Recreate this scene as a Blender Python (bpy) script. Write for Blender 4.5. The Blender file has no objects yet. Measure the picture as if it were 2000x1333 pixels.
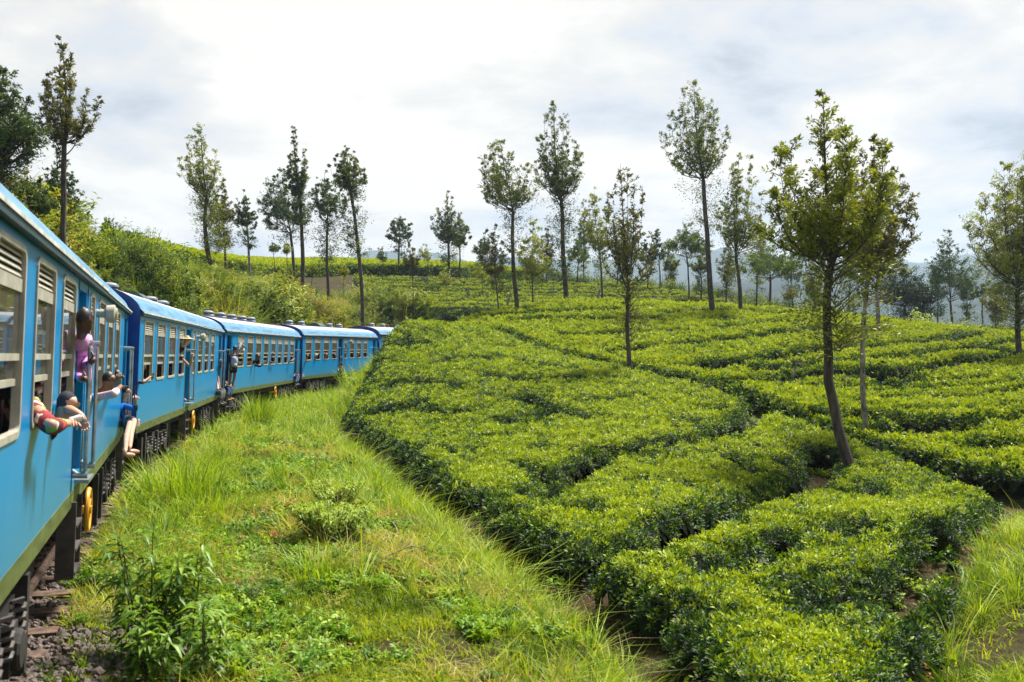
import bpy, bmesh, math, random
import numpy as np
from mathutils import Vector, Matrix

R = math.radians
rng = np.random.default_rng(7)
random.seed(7)
C = bpy.context.scene.collection

# ------------------------------------------------------------------ camera, sky, sun, exposure
CAM = np.array([0.0, 0.0, 2.49]); FPX = 1944.0; HY = 694.0
cam_d = bpy.data.cameras.new('camera'); cam = bpy.data.objects.new('camera', cam_d); C.objects.link(cam)
cam.location = CAM; cam.rotation_euler = (R(90), 0, 0)
cam_d.sensor_width = 36; cam_d.lens = 36 * FPX / 2000; cam_d.shift_y = 27.5 / 2000
cam_d.clip_start = .1; cam_d.clip_end = 6000
cam_d.dof.use_dof = True; cam_d.dof.focus_distance = 30; cam_d.dof.aperture_fstop = 3.2
scn = bpy.context.scene
scn.camera = cam
scn.view_settings.view_transform = 'Standard'; scn.view_settings.look = 'None'
scn.view_settings.gamma = 1; scn.view_settings.use_curve_mapping = False
scn.view_settings.exposure = 1.2
scn.cycles.max_bounces = 7; scn.cycles.transparent_max_bounces = 12; scn.cycles.transmission_bounces = 5
scn.cycles.diffuse_bounces = 3; scn.cycles.glossy_bounces = 3; scn.cycles.volume_bounces = 0
scn.cycles.caustics_reflective = False; scn.cycles.caustics_refractive = False
scn.cycles.sample_clamp_indirect = 6

SUN_EL, SUN_AZ = R(60), R(40)          # azimuth measured from +Y (straight ahead) towards +X (right)
sd = Vector((math.cos(SUN_EL) * math.sin(SUN_AZ), math.cos(SUN_EL) * math.cos(SUN_AZ), math.sin(SUN_EL)))
sun_d = bpy.data.lights.new('sun', 'SUN'); sun = bpy.data.objects.new('sun', sun_d); C.objects.link(sun)
sun_d.energy = 5.0; sun_d.angle = R(12.0); sun_d.color = (1, .95, .86)
sun.rotation_euler = sd.to_track_quat('Z', 'Y').to_euler()

world = bpy.data.worlds.new('World'); scn.world = world; world.use_nodes = True
wn, wl = world.node_tree.nodes, world.node_tree.links
wn.clear()
def N(nt, typ, **kw):
    n = nt.new(typ)
    for k, v in kw.items():
        if k.startswith('i_'):
            n.inputs[k[2:].replace('_', ' ')].default_value = v
        else:
            setattr(n, k, v)
    return n
out = N(wn, 'ShaderNodeOutputWorld')
bg_sky = N(wn, 'ShaderNodeBackground'); bg_cl = N(wn, 'ShaderNodeBackground')
sky = N(wn, 'ShaderNodeTexSky', sky_type='NISHITA', sun_disc=False, sun_elevation=SUN_EL, sun_rotation=SUN_AZ)
bg_sky.inputs['Strength'].default_value = .09
wl.new(sky.outputs[0], bg_sky.inputs['Color'])
tc = N(wn, 'ShaderNodeTexCoord'); sep = N(wn, 'ShaderNodeSeparateXYZ'); wl.new(tc.outputs['Generated'], sep.inputs[0])
def wm(op, a, b=None, c=None):
    n = N(wn, 'ShaderNodeMath', operation=op)
    for i, v in enumerate((a, b, c)):
        if v is None: continue
        if isinstance(v, (int, float)): n.inputs[i].default_value = v
        else: wl.new(v, n.inputs[i])
    return n.outputs[0]
zz = wm('ADD', wm('MAXIMUM', sep.outputs['Z'], 0.0), .22)
cv = N(wn, 'ShaderNodeCombineXYZ')
wl.new(wm('DIVIDE', sep.outputs['X'], zz), cv.inputs[0]); wl.new(wm('DIVIDE', sep.outputs['Y'], zz), cv.inputs[1]); cv.inputs[2].default_value = 1.7
n1 = N(wn, 'ShaderNodeTexNoise', i_Scale=.85, i_Detail=7.0, i_Roughness=.52, i_Distortion=.35); wl.new(cv.outputs[0], n1.inputs['Vector'])
n2 = N(wn, 'ShaderNodeTexNoise', i_Scale=2.6, i_Detail=6.0, i_Roughness=.6, i_Distortion=.2); wl.new(cv.outputs[0], n2.inputs['Vector'])
mixn = wm('ADD', wm('MULTIPLY', n1.outputs[0], .64), wm('MULTIPLY', n2.outputs[0], .36))
cr = N(wn, 'ShaderNodeValToRGB'); wl.new(mixn, cr.inputs[0])
e = cr.color_ramp.elements
e[0].position = .43; e[0].color = (.218, .233, .262, 1)
e[1].position = .56; e[1].color = (.450, .428, .394, 1)
e2 = cr.color_ramp.elements.new(.475); e2.color = (.310, .322, .345, 1)
e3 = cr.color_ramp.elements.new(.515); e3.color = (.374, .360, .342, 1)
wl.new(cr.outputs[0], bg_cl.inputs['Color']); bg_cl.inputs['Strength'].default_value = 1.0
mx = N(wn, 'ShaderNodeMixShader', i_Fac=.97)
wl.new(bg_sky.outputs[0], mx.inputs[1]); wl.new(bg_cl.outputs[0], mx.inputs[2]); wl.new(mx.outputs[0], out.inputs[0])

# ------------------------------------------------------------------ helpers
def tag(o, label=None, cat=None, group=None, kind=None):
    if label: o['label'] = label
    if cat: o['category'] = cat
    if group: o['group'] = group
    if kind: o['kind'] = kind
    return o
def empty(name, loc=(0, 0, 0), rz=0, parent=None):
    o = bpy.data.objects.new(name, None); C.objects.link(o); o.location = loc; o.rotation_euler = (0, 0, rz)
    o.empty_display_size = .2; o.parent = parent
    return o
def mesh_np(name, V, F, mat, parent=None, smooth=False, attrs=None, link=True):
    """fast mesh from an (n,3) vertex array and an (m,k) face array"""
    V = np.asarray(V, np.float32); F = np.asarray(F, np.int32)
    me = bpy.data.meshes.new(name)
    me.vertices.add(len(V)); me.vertices.foreach_set('co', V.ravel())
    k = F.shape[1]
    me.loops.add(F.size); me.loops.foreach_set('vertex_index', F.ravel())
    me.polygons.add(len(F)); me.polygons.foreach_set('loop_start', np.arange(len(F), dtype=np.int32) * k)
    me.polygons.foreach_set('loop_total', np.full(len(F), k, np.int32))
    if smooth: me.polygons.foreach_set('use_smooth', np.ones(len(F), bool))
    for an, (dom, arr) in (attrs or {}).items():
        a = me.attributes.new(an, 'FLOAT', dom); a.data.foreach_set('value', np.asarray(arr, np.float32))
    if mat: me.materials.append(mat)
    me.update(calc_edges=True)
    o = bpy.data.objects.new(name, me)
    if link: C.objects.link(o)
    o.parent = parent
    return o
class MB:
    """collects boxes, tubes, lathes and prisms; build() links them as one mesh object"""
    def __init__(s): s.v, s.f = [], []
    def add(s, vs, fs):
        b = len(s.v); s.v += [tuple(v) for v in vs]; s.f += [tuple(b + i for i in f) for f in fs]; return s
    def box(s, x0, x1, y0, y1, z0, z1, M=None):
        vs = [Vector((x, y, z)) for z in (z0, z1) for y in (y0, y1) for x in (x0, x1)]
        if M: vs = [M @ v for v in vs]
        return s.add(vs, [(0, 2, 3, 1), (4, 5, 7, 6), (0, 1, 5, 4), (2, 6, 7, 3), (0, 4, 6, 2), (1, 3, 7, 5)])
    def tube(s, pts, r, n=8, cap=True):
        pts = [Vector(p) for p in pts]; rs = r if isinstance(r, (list, tuple)) else [r] * len(pts)
        ref = None; vs = []
        for i, p in enumerate(pts):
            d = (pts[min(i + 1, len(pts) - 1)] - pts[max(i - 1, 0)]).normalized()
            if ref is None: ref = d.orthogonal().normalized()
            ref = (ref - d * ref.dot(d)).normalized(); b = d.cross(ref)
            vs += [p + (ref * math.cos(2 * math.pi * k / n) + b * math.sin(2 * math.pi * k / n)) * rs[i] for k in range(n)]
        fs = [(i * n + k, i * n + (k + 1) % n, (i + 1) * n + (k + 1) % n, (i + 1) * n + k) for i in range(len(pts) - 1) for k in range(n)]
        if cap: fs += [tuple(reversed(range(n))), tuple((len(pts) - 1) * n + k for k in range(n))]
        return s.add(vs, fs)
    def lathe(s, prof, c, axis='z', n=14):
        vs = []
        for r, h in prof:
            for k in range(n):
                a = 2 * math.pi * k / n; p = (r * math.cos(a), r * math.sin(a), h)
                if axis == 'y': p = (p[0], p[2], p[1])
                if axis == 'x': p = (p[2], p[0], p[1])
                vs.append((c[0] + p[0], c[1] + p[1], c[2] + p[2]))
        fs = [(i * n + k, i * n + (k + 1) % n, (i + 1) * n + (k + 1) % n, (i + 1) * n + k) for i in range(len(prof) - 1) for k in range(n)]
        return s.add(vs, fs + [tuple(reversed(range(n))), tuple((len(prof) - 1) * n + k for k in range(n))])
    def ring(s, outer, inner, y0, y1):
        """flat ring between two equally long xz outlines, thickness y0..y1"""
        n = len(outer); vs = [(x, y, z) for y in (y0, y1) for L in (outer, inner) for x, z in L]; fs = []
        for k in range(n):
            j = (k + 1) % n
            fs += [(k, j, n + j, n + k), (2 * n + k, 3 * n + k, 3 * n + j, 2 * n + j), (k, 2 * n + k, 2 * n + j, j), (n + k, n + j, 3 * n + j, 3 * n + k)]
        return s.add(vs, fs)
    def mesh(s, name, mat, smooth=False):
        me = bpy.data.meshes.new(name); me.from_pydata(s.v, [], s.f)
        bm = bmesh.new(); bm.from_mesh(me); bmesh.ops.recalc_face_normals(bm, faces=bm.faces); bm.to_mesh(me); bm.free()
        if smooth:
            me.polygons.foreach_set('use_smooth', [True] * len(me.polygons))
            try: me.set_sharp_from_angle(angle=R(40))
            except Exception: pass
        me.materials.append(mat); me.update(); return me
    def build(s, name, mat, parent=None, smooth=False):
        o = bpy.data.objects.new(name, s.mesh(name, mat, smooth)); C.objects.link(o); o.parent = parent; return o
def share(name, me, parent=None, M=None):
    o = bpy.data.objects.new(name, me); C.objects.link(o); o.parent = parent
    if M is not None: o.matrix_local = M
    return o
def rrect(x0, x1, z0, z1, r, n=4):
    P = []
    for cx, cz, a0 in ((x1 - r, z1 - r, 0), (x0 + r, z1 - r, 90), (x0 + r, z0 + r, 180), (x1 - r, z0 + r, 270)):
        for k in range(n + 1):
            a = R(a0 + 90 * k / n); P.append((cx + r * math.cos(a), cz + r * math.sin(a)))
    return P
_perm = np.random.default_rng(3).random((512, 512))
def vnoise(x, y, s=1.0, seed=0):
    """smooth value noise in 0..1"""
    x = np.asarray(x) / s + seed * 17.31 + 1000; y = np.asarray(y) / s + seed * 9.73 + 1000
    xi = np.floor(x).astype(int); yi = np.floor(y).astype(int); fx = x - xi; fy = y - yi
    fx = fx * fx * (3 - 2 * fx); fy = fy * fy * (3 - 2 * fy)
    g = lambda a, b: _perm[a % 512, b % 512]
    return (g(xi, yi) * (1 - fx) + g(xi + 1, yi) * fx) * (1 - fy) + (g(xi, yi + 1) * (1 - fx) + g(xi + 1, yi + 1) * fx) * fy
def fbm(x, y, s, seed=0, o=3):
    return sum(vnoise(x, y, s / 2 ** i, seed + i) * .5 ** i for i in range(o)) / sum(.5 ** i for i in range(o))
def sstep(a, b, x):
    t = np.clip((x - a) / (b - a), 0, 1); return t * t * (3 - 2 * t)

# ------------------------------------------------------------------ materials
def mat(name, col, rough=.6, metal=0.0, var=.12, scale=6.0, bump=0.0, spec=.5, col2=None, stretch=None, coat=0.0):
    m = bpy.data.materials.new(name); m.use_nodes = True
    nt, L = m.node_tree.nodes, m.node_tree.links
    p = nt['Principled BSDF']; p.inputs['Roughness'].default_value = rough; p.inputs['Metallic'].default_value = metal
    p.inputs['Specular IOR Level'].default_value = spec; p.inputs['Coat Weight'].default_value = coat; p.inputs['Coat Roughness'].default_value = .12
    t = N(nt, 'ShaderNodeTexCoord'); mp = N(nt, 'ShaderNodeMapping'); L.new(t.outputs['Object'], mp.inputs[0])
    if stretch: mp.inputs['Scale'].default_value = stretch
    nz = N(nt, 'ShaderNodeTexNoise', i_Scale=scale, i_Detail=6.0, i_Roughness=.6); L.new(mp.outputs[0], nz.inputs['Vector'])
    r = N(nt, 'ShaderNodeValToRGB'); L.new(nz.outputs[0], r.inputs[0])
    c2 = col2 or tuple(c * (1 - var * 2.2) for c in col)
    r.color_ramp.elements[0].position = .32; r.color_ramp.elements[1].position = .68
    r.color_ramp.elements[0].color = (*c2, 1); r.color_ramp.elements[1].color = (*(min(1, c * (1 + var)) for c in col), 1)
    L.new(r.outputs[0], p.inputs['Base Color'])
    if bump:
        b = N(nt, 'ShaderNodeBump', i_Strength=bump, i_Distance=.02); L.new(nz.outputs[0], b.inputs['Height']); L.new(b.outputs[0], p.inputs['Normal'])
    return m
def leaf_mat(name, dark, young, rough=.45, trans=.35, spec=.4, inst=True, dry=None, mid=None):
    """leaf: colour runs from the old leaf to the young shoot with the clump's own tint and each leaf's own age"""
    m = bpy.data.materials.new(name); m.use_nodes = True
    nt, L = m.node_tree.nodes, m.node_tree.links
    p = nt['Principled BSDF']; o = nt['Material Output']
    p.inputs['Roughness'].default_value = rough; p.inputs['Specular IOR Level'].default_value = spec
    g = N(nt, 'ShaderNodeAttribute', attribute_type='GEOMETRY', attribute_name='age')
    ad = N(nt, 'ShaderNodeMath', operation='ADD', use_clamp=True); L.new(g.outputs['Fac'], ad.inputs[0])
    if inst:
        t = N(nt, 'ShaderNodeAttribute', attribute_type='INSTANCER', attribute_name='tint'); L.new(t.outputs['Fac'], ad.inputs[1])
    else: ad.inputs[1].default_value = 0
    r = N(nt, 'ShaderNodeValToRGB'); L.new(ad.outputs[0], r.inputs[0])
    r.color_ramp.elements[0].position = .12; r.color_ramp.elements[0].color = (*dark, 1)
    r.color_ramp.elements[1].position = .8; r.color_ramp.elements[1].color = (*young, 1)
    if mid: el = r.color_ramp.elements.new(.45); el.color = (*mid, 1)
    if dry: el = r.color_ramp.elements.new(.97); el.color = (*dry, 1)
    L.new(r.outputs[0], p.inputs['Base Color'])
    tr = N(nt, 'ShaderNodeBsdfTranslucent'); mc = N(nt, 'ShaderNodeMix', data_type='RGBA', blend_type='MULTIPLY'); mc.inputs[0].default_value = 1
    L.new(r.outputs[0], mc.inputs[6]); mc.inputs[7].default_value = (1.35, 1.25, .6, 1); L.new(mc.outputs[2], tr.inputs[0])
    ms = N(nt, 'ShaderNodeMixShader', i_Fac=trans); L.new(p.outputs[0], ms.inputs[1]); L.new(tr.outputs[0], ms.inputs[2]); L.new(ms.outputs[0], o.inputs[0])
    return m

# ------------------------------------------------------------------ scattering: points carry rotation, size, kind and tint; geometry nodes put a small plant on each
def rot_from(nrm, spin):
    n = nrm / np.linalg.norm(nrm, axis=1, keepdims=True)
    a = np.where(np.abs(n[:, 2:3]) > .95, np.array([[1.0, 0, 0]]), np.array([[0, 0, 1.0]]))
    x = np.cross(a, n); x /= np.linalg.norm(x, axis=1, keepdims=True); y = np.cross(n, x)
    c, s_ = np.cos(spin)[:, None], np.sin(spin)[:, None]
    X = x * c + y * s_; Y = np.cross(n, X)
    ry = -np.arcsin(np.clip(X[:, 2], -1, 1)); rx = np.arctan2(Y[:, 2], n[:, 2]); rz = np.arctan2(X[:, 1], X[:, 0])
    return np.stack([rx, ry, rz], 1)
def scatter(name, P, nrm, variants, scl, tint, parent=None, idx=None):
    P = np.asarray(P, np.float32); n = len(P)
    me = bpy.data.meshes.new(name); me.vertices.add(n); me.vertices.foreach_set('co', P.ravel())
    me.attributes.new('rot', 'FLOAT_VECTOR', 'POINT').data.foreach_set('vector', rot_from(nrm, rng.random(n) * 6.283).astype(np.float32).ravel())
    me.attributes.new('scl', 'FLOAT', 'POINT').data.foreach_set('value', np.broadcast_to(scl, n).astype(np.float32))
    me.attributes.new('tint', 'FLOAT', 'POINT').data.foreach_set('value', np.broadcast_to(tint, n).astype(np.float32))
    me.attributes.new('idx', 'INT', 'POINT').data.foreach_set('value', (rng.integers(0, len(variants), n) if idx is None else idx).astype(np.int32))
    ob = bpy.data.objects.new(name, me); C.objects.link(ob); ob.parent = parent
    ng = bpy.data.node_groups.new(name, 'GeometryNodeTree')
    ng.interface.new_socket('Geometry', in_out='INPUT', socket_type='NodeSocketGeometry'); ng.interface.new_socket('Geometry', in_out='OUTPUT', socket_type='NodeSocketGeometry')
    nn, L = ng.nodes, ng.links
    gi, go = nn.new('NodeGroupInput'), nn.new('NodeGroupOutput')
    iop = nn.new('GeometryNodeInstanceOnPoints'); jg = nn.new('GeometryNodeJoinGeometry')
    for v in variants:
        oi = nn.new('GeometryNodeObjectInfo'); oi.inputs['Object'].default_value = v; oi.inputs['As Instance'].default_value = False
        g2 = nn.new('GeometryNodeGeometryToInstance'); L.new(oi.outputs['Geometry'], g2.inputs[0]); L.new(g2.outputs[0], jg.inputs[0])
    def att(nm, ty):
        a = nn.new('GeometryNodeInputNamedAttribute'); a.data_type = ty; a.inputs['Name'].default_value = nm; return a.outputs[0]
    L.new(gi.outputs[0], iop.inputs['Points']); L.new(jg.outputs[0], iop.inputs['Instance']); iop.inputs['Pick Instance'].default_value = True
    L.new(att('idx', 'INT'), iop.inputs['Instance Index']); L.new(att('rot', 'FLOAT_VECTOR'), iop.inputs['Rotation']); L.new(att('scl', 'FLOAT'), iop.inputs['Scale'])
    L.new(iop.outputs[0], go.inputs[0])
    md = ob.modifiers.new('scatter', 'NODES'); md.node_group = ng
    return ob

def leaf_shape(n, base, dirs, up, length, width, fold=.25, droop=.2):
    """n pointed leaves of six vertices and four triangles each"""
    d = dirs / np.linalg.norm(dirs, axis=1, keepdims=True)
    s = np.cross(d, up); s /= np.maximum(np.linalg.norm(s, axis=1, keepdims=True), 1e-6); u = np.cross(s, d)
    L_, W_ = np.asarray(length)[:, None], np.asarray(width)[:, None]
    mid = base + d * L_ * .5; tip = base + d * L_ - u * L_ * droop
    V = np.stack([base, mid - s * W_ / 2 + u * W_ * fold, mid - u * L_ * .02, mid + s * W_ / 2 + u * W_ * fold, tip], 1).reshape(-1, 3)
    T = np.array([[0, 2, 1], [0, 3, 2], [1, 2, 4], [2, 3, 4]])
    F = (np.arange(n)[:, None, None] * 5 + T[None]).reshape(-1, 3)
    return V, F
def unit(n, rg, zmin=-1, zmax=1):
    z = rg.uniform(zmin, zmax, n); a = rg.uniform(0, 2 * math.pi, n); r = np.sqrt(1 - z * z)
    return np.stack([r * np.cos(a), r * np.sin(a), z], 1)
def variant(name, V, F, age, m):
    return mesh_np(name, V, F, m, link=False, attrs={'age': ('FACE', age)})
def shoot_variants(k, m, nl=13, rad=.085, ll=(.05, .085), w=.42, name='leaf_cluster', zlo=-.35, seed=1):
    out_ = []
    for i in range(k):
        rg = np.random.default_rng(100 * seed + i)
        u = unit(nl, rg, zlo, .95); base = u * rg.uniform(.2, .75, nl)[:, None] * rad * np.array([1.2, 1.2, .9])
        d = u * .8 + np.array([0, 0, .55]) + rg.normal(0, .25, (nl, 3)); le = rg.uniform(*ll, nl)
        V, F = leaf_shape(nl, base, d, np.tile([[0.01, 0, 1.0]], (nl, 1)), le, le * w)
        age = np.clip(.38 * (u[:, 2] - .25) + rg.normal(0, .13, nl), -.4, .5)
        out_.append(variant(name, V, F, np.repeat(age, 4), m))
    return out_
def tuft_variants(k, m, nb=22, h=(.18, .4), w=.009, spread=.09, lean=.55, seg=3, name='grass_tuft', seed=1):
    out_ = []
    for i in range(k):
        rg = np.random.default_rng(1000 * seed + i)
        a = rg.uniform(0, 6.283, nb); base = np.stack([np.cos(a), np.sin(a), 0 * a], 1) * (spread * np.sqrt(rg.random(nb)))[:, None]
        dr = np.stack([np.cos(a), np.sin(a), 0 * a], 1) + rg.normal(0, .5, (nb, 3)) * [1, 1, 0]
        hh = rg.uniform(*h, nb); ln = rg.uniform(.15, 1, nb) * lean
        side = np.stack([-dr[:, 1], dr[:, 0], 0 * a], 1); side /= np.linalg.norm(side, axis=1, keepdims=True)
        rows = []
        for j in range(seg + 1):
            t = j / seg
            p = base + dr * (ln * hh * t * t)[:, None] + np.array([0, 0, 1.0]) * (hh * (t - .35 * ln * t * t * t))[:, None]
            ww = w * (1 - t) ** .7 * (hh / np.mean(h)) ** .5
            rows += [p - side * ww[:, None] / 2, p + side * ww[:, None] / 2] if j < seg else [p]
        V = np.stack(rows, 1).reshape(-1, 3); q = 2 * seg + 1
        T = []
        for j in range(seg - 1): T += [[2 * j, 2 * j + 1, 2 * j + 3], [2 * j, 2 * j + 3, 2 * j + 2]]
        T += [[2 * seg - 2, 2 * seg - 1, 2 * seg]]
        F = (np.arange(nb)[:, None, None] * q + np.array(T)[None]).reshape(-1, 3)
        out_.append(variant(name, V, F, np.repeat(rg.normal(0, .13, nb), len(T)), m))
    return out_
def bush_variants(k, m, nst=9, nl=16, h=.5, rad=.35, ll=(.07, .13), w=.38, name='weed_clump', seed=1):
    """a low leafy weed: several leaning stems with leaves all along"""
    out_ = []
    for i in range(k):
        rg = np.random.default_rng(5000 * seed + i); Vs, Fs, As, b = [], [], [], 0
        for s_ in range(nst):
            a = rg.uniform(0, 6.283); tip = np.array([math.cos(a) * rad * rg.random() ** .6, math.sin(a) * rad * rg.random() ** .6, h * rg.uniform(.55, 1.1)])
            t = rg.uniform(.15, 1, nl)[:, None]; base = tip * t * np.array([1, 1, 1.0]) + rg.normal(0, .015, (nl, 3))
            d = unit(nl, rg, -.3, .7) + tip / h * .5; le = rg.uniform(*ll, nl) * (1.1 - .4 * t[:, 0])
            V, F = leaf_shape(nl, base, d, np.tile([[0.01, 0, 1.0]], (nl, 1)), le, le * w, droop=.3)
            Vs.append(V); Fs.append(F + b); b += len(V); As.append(np.repeat(.25 * (t[:, 0] - .6) + rg.normal(0, .08, nl), 4))
        out_.append(variant(name, np.concatenate(Vs), np.concatenate(Fs), np.concatenate(As), m))
    return out_
# ------------------------------------------------------------------ the railway line: poses of the five carriages (near end of the side that faces us), all in metres
CARS = [(-2.151, 3.277, -18.362, 0.0, 0.0), (-7.275, 19.281, -10.818, 0.0, 0.02), (-10.524, 36.200, -2.696, .06, .20), (-11.178, 52.905, 6.014, .24, .55), (-9.36, 69.80, 14.8, .62, 1.0)]
def at(px, py, Y): return np.array([(px - 1000) / FPX * Y, Y, CAM[2] - (py - HY) / FPX * Y])
# centreline through the carriages, extended at both ends on the same curve
ctl = []
for X0, Y0, th, za, zb in CARS:
    d = np.array([math.sin(R(th)), math.cos(R(th))]); nl_ = np.array([-d[1], d[0]])
    for s, z in ((1.5, za), (8.4, (za + zb) / 2), (15.4, zb)):
        ctl.append([*(np.array([X0, Y0]) + d * s + nl_ * 1.4), z])
ctl = np.array(ctl)
def extend(p, h, dh, n, step, sgn):
    r_ = []
    for i in range(n):
        p = p + sgn * step * np.array([math.sin(R(h)), math.cos(R(h))]); h += sgn * dh; r_.append(p.copy())
    return r_
pre = [[*p, 0.0] for p in extend(ctl[0, :2], -22, 3.2, 5, 7, -1)][::-1]
post = [[*p, 1.0 + .12 * (i + 1)] for i, p in enumerate(extend(ctl[-1, :2], 18, 3.2, 1, 3, 1))]
ctl = np.array(pre + list(ctl) + post)
cs = np.concatenate([[0], np.cumsum(np.linalg.norm(np.diff(ctl[:, :2], axis=0), axis=1))])
ss = np.arange(0, cs[-1], .8)
line = np.stack([np.interp(ss, cs, ctl[:, i]) for i in range(3)], 1)
for _ in range(6):
    line[1:-1] = .25 * line[:-2] + .5 * line[1:-1] + .25 * line[2:]
lt = np.gradient(line[:, :2], axis=0); lt /= np.linalg.norm(lt, axis=1, keepdims=True); ln_ = np.stack([-lt[:, 1], lt[:, 0]], 1)
def track_near(x, y):
    """distance left (+) or right (-) of the centreline, and the rail level there"""
    sh = np.shape(x); q = np.stack([np.ravel(x), np.ravel(y)], 1); dd = np.empty(len(q)); zz_ = np.empty(len(q))
    for a in range(0, len(q), 20000):
        c = q[a:a + 20000]; D = ((c[:, None] - line[None, :, :2]) ** 2).sum(2); i = D.argmin(1)
        v = c - line[i, :2]; dd[a:a + 20000] = np.sign((v * ln_[i]).sum(1)) * np.sqrt(D[np.arange(len(c)), i]); zz_[a:a + 20000] = line[i, 2]
    return dd.reshape(sh), zz_.reshape(sh)

# ------------------------------------------------------------------ terrain: a thin-plate surface through surveyed spot heights
TEA = .62
spots = []
def sp(px, py, Y, sub=0.0):
    p = at(px, py, Y); spots.append([p[0], p[1], p[2] - sub])
for a in ((1290, 1333, 10.2), (1100, 1190, 13.1), (950, 1080, 16.8), (800, 970, 23.3), (720, 905, 30.5), (655, 850, 35), (660, 805, 39.5), (690, 760, 43.5), (716, 712, 48), (750, 664, 52.5), (785, 652, 58)): sp(*a)
for a in ((1000, 1000, 17.1), (1200, 1000, 17.5), (1400, 1000, 17.5), (1600, 1000, 18.5), (1800, 1000, 20), (1900, 1000, 20.5), (1300, 1200, 11.3), (1500, 1200, 11.8), (1700, 1200, 12.3), (1500, 1330, 9.6), (1750, 1320, 10),
          (900, 860, 29), (1100, 860, 28), (1300, 860, 27), (1500, 860, 27.5), (1620, 870, 27), (1690, 920, 25.5), (1800, 930, 25), (1930, 970, 23), (800, 780, 38), (1000, 780, 37), (1200, 780, 36), (1400, 780, 35), (1480, 790, 34),
          (800, 720, 43.5), (1000, 720, 44), (1200, 725, 42.5), (805, 662, 50.5), (900, 670, 52), (1000, 672, 55), (800, 632, 55.5), (850, 634, 58), (900, 642, 61),
          (1300, 700, 52), (1500, 760, 44), (1500, 700, 53), (1500, 660, 64), (1500, 622, 76), (1750, 780, 41), (1750, 720, 50), (1750, 660, 64), (1720, 634, 74), (1950, 860, 31), (1950, 780, 40), (1950, 700, 55), (1950, 657, 70), (1820, 890, 29),
          (2200, 700, 55), (2200, 860, 30), (1250, 660, 62), (1250, 612, 76), (1000, 612, 74), (940, 640, 68), (1100, 594, 80), (1400, 604, 79), (1560, 612, 80)): sp(*a, TEA)
for a in ((900, 606, 92), (1000, 604, 93), (1200, 596, 97), (800, 600, 92), (900, 582, 103), (1000, 582, 105), (1300, 566, 118), (1400, 590, 110), (1200, 574, 112), (720, 548, 112), (900, 546, 118), (1100, 550, 122), (750, 520, 135), (900, 523, 135), (550, 518, 130), (640, 516, 135), (1050, 540, 130), (1300, 558, 126),
          (1850, 645, 105), (2000, 650, 105), (1900, 640, 112), (2300, 650, 105), (1650, 640, 100)): sp(*a, TEA)
for a in ((150, 485, 32), (200, 472, 38), (240, 478, 44), (300, 492, 55), (400, 504, 75), (480, 516, 95), (480, 562, 62), (400, 562, 52), (300, 545, 42), (560, 602, 62), (650, 604, 72), (760, 610, 78), (830, 620, 80), (920, 616, 80), (480, 536, 78), (650, 572, 95)): sp(*a, 1.25)
spots += [[x, y, z] for x, y, z in ((-30, 20, 9.5), (-22, 30, 8.6), (-45, 40, 10.5), (-60, 80, 13), (-60, 120, 15), (-30, 0, 7), (-16, 0, 4.2), (-14, 12, 4.4), (-12, -8, 3.2), (0, 190, 9), (-60, 190, 12), (60, 190, 6), (80, 130, 3.5), (110, 90, 2),
          (60, 60, 1.5), (60, 20, -2), (40, 5, -2.2), (20, -10, -1.8), (0, -10, -.9), (3, 3, -1.0), (8.5, 12, -.95), (8.6, 16.5, -.85), (9.5, 19, -.85), (12, 12, -1.1), (14, 16, -1.1), (40, 95, 3.2), (20, 96, 4.0), (52, 92, 2.4), (30, 140, 8), (55, 140, 4.5))]
spots = np.array(spots)
def tps_k(r2): return np.where(r2 > 1e-9, r2 * np.log(np.maximum(r2, 1e-9)) * .5, 0)
n_ = len(spots); sc_ = 50.0
P_ = spots[:, :2] / sc_
Am = np.zeros((n_ + 3, n_ + 3)); Am[:n_, :n_] = tps_k(((P_[:, None] - P_[None]) ** 2).sum(2)) + np.eye(n_) * .0015
Am[:n_, n_:] = np.c_[np.ones(n_), P_]; Am[n_:, :n_] = Am[:n_, n_:].T
w_ = np.linalg.solve(Am, np.r_[spots[:, 2], 0, 0, 0])
def tps(x, y):
    sh = np.shape(x); q = np.stack([np.ravel(x), np.ravel(y)], 1) / sc_; o = np.empty(len(q))
    for a in range(0, len(q), 20000):
        c = q[a:a + 20000]; o[a:a + 20000] = tps_k(((c[:, None] - P_[None]) ** 2).sum(2)) @ w_[:n_] + w_[n_] + c @ w_[n_ + 1:]
    return o.reshape(sh)
TRENCH = np.array([at(px, 700, Y)[:2] for px, Y in ((1400, 7.5), (1290, 10.2), (1100, 13.1), (950, 16.8), (800, 23.3), (720, 30.5), (652, 35), (656, 39.5), (684, 43.5), (712, 48), (746, 52.5), (785, 58))])
def seg_dist(x, y, pl):
    best = np.full(np.shape(x), 1e9)
    for a, b in zip(pl[:-1], pl[1:]):
        d = b - a; t = np.clip(((x - a[0]) * d[0] + (y - a[1]) * d[1]) / (d @ d), 0, 1)
        best = np.minimum(best, np.hypot(x - a[0] - t * d[0], y - a[1] - t * d[1]))
    return best
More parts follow.
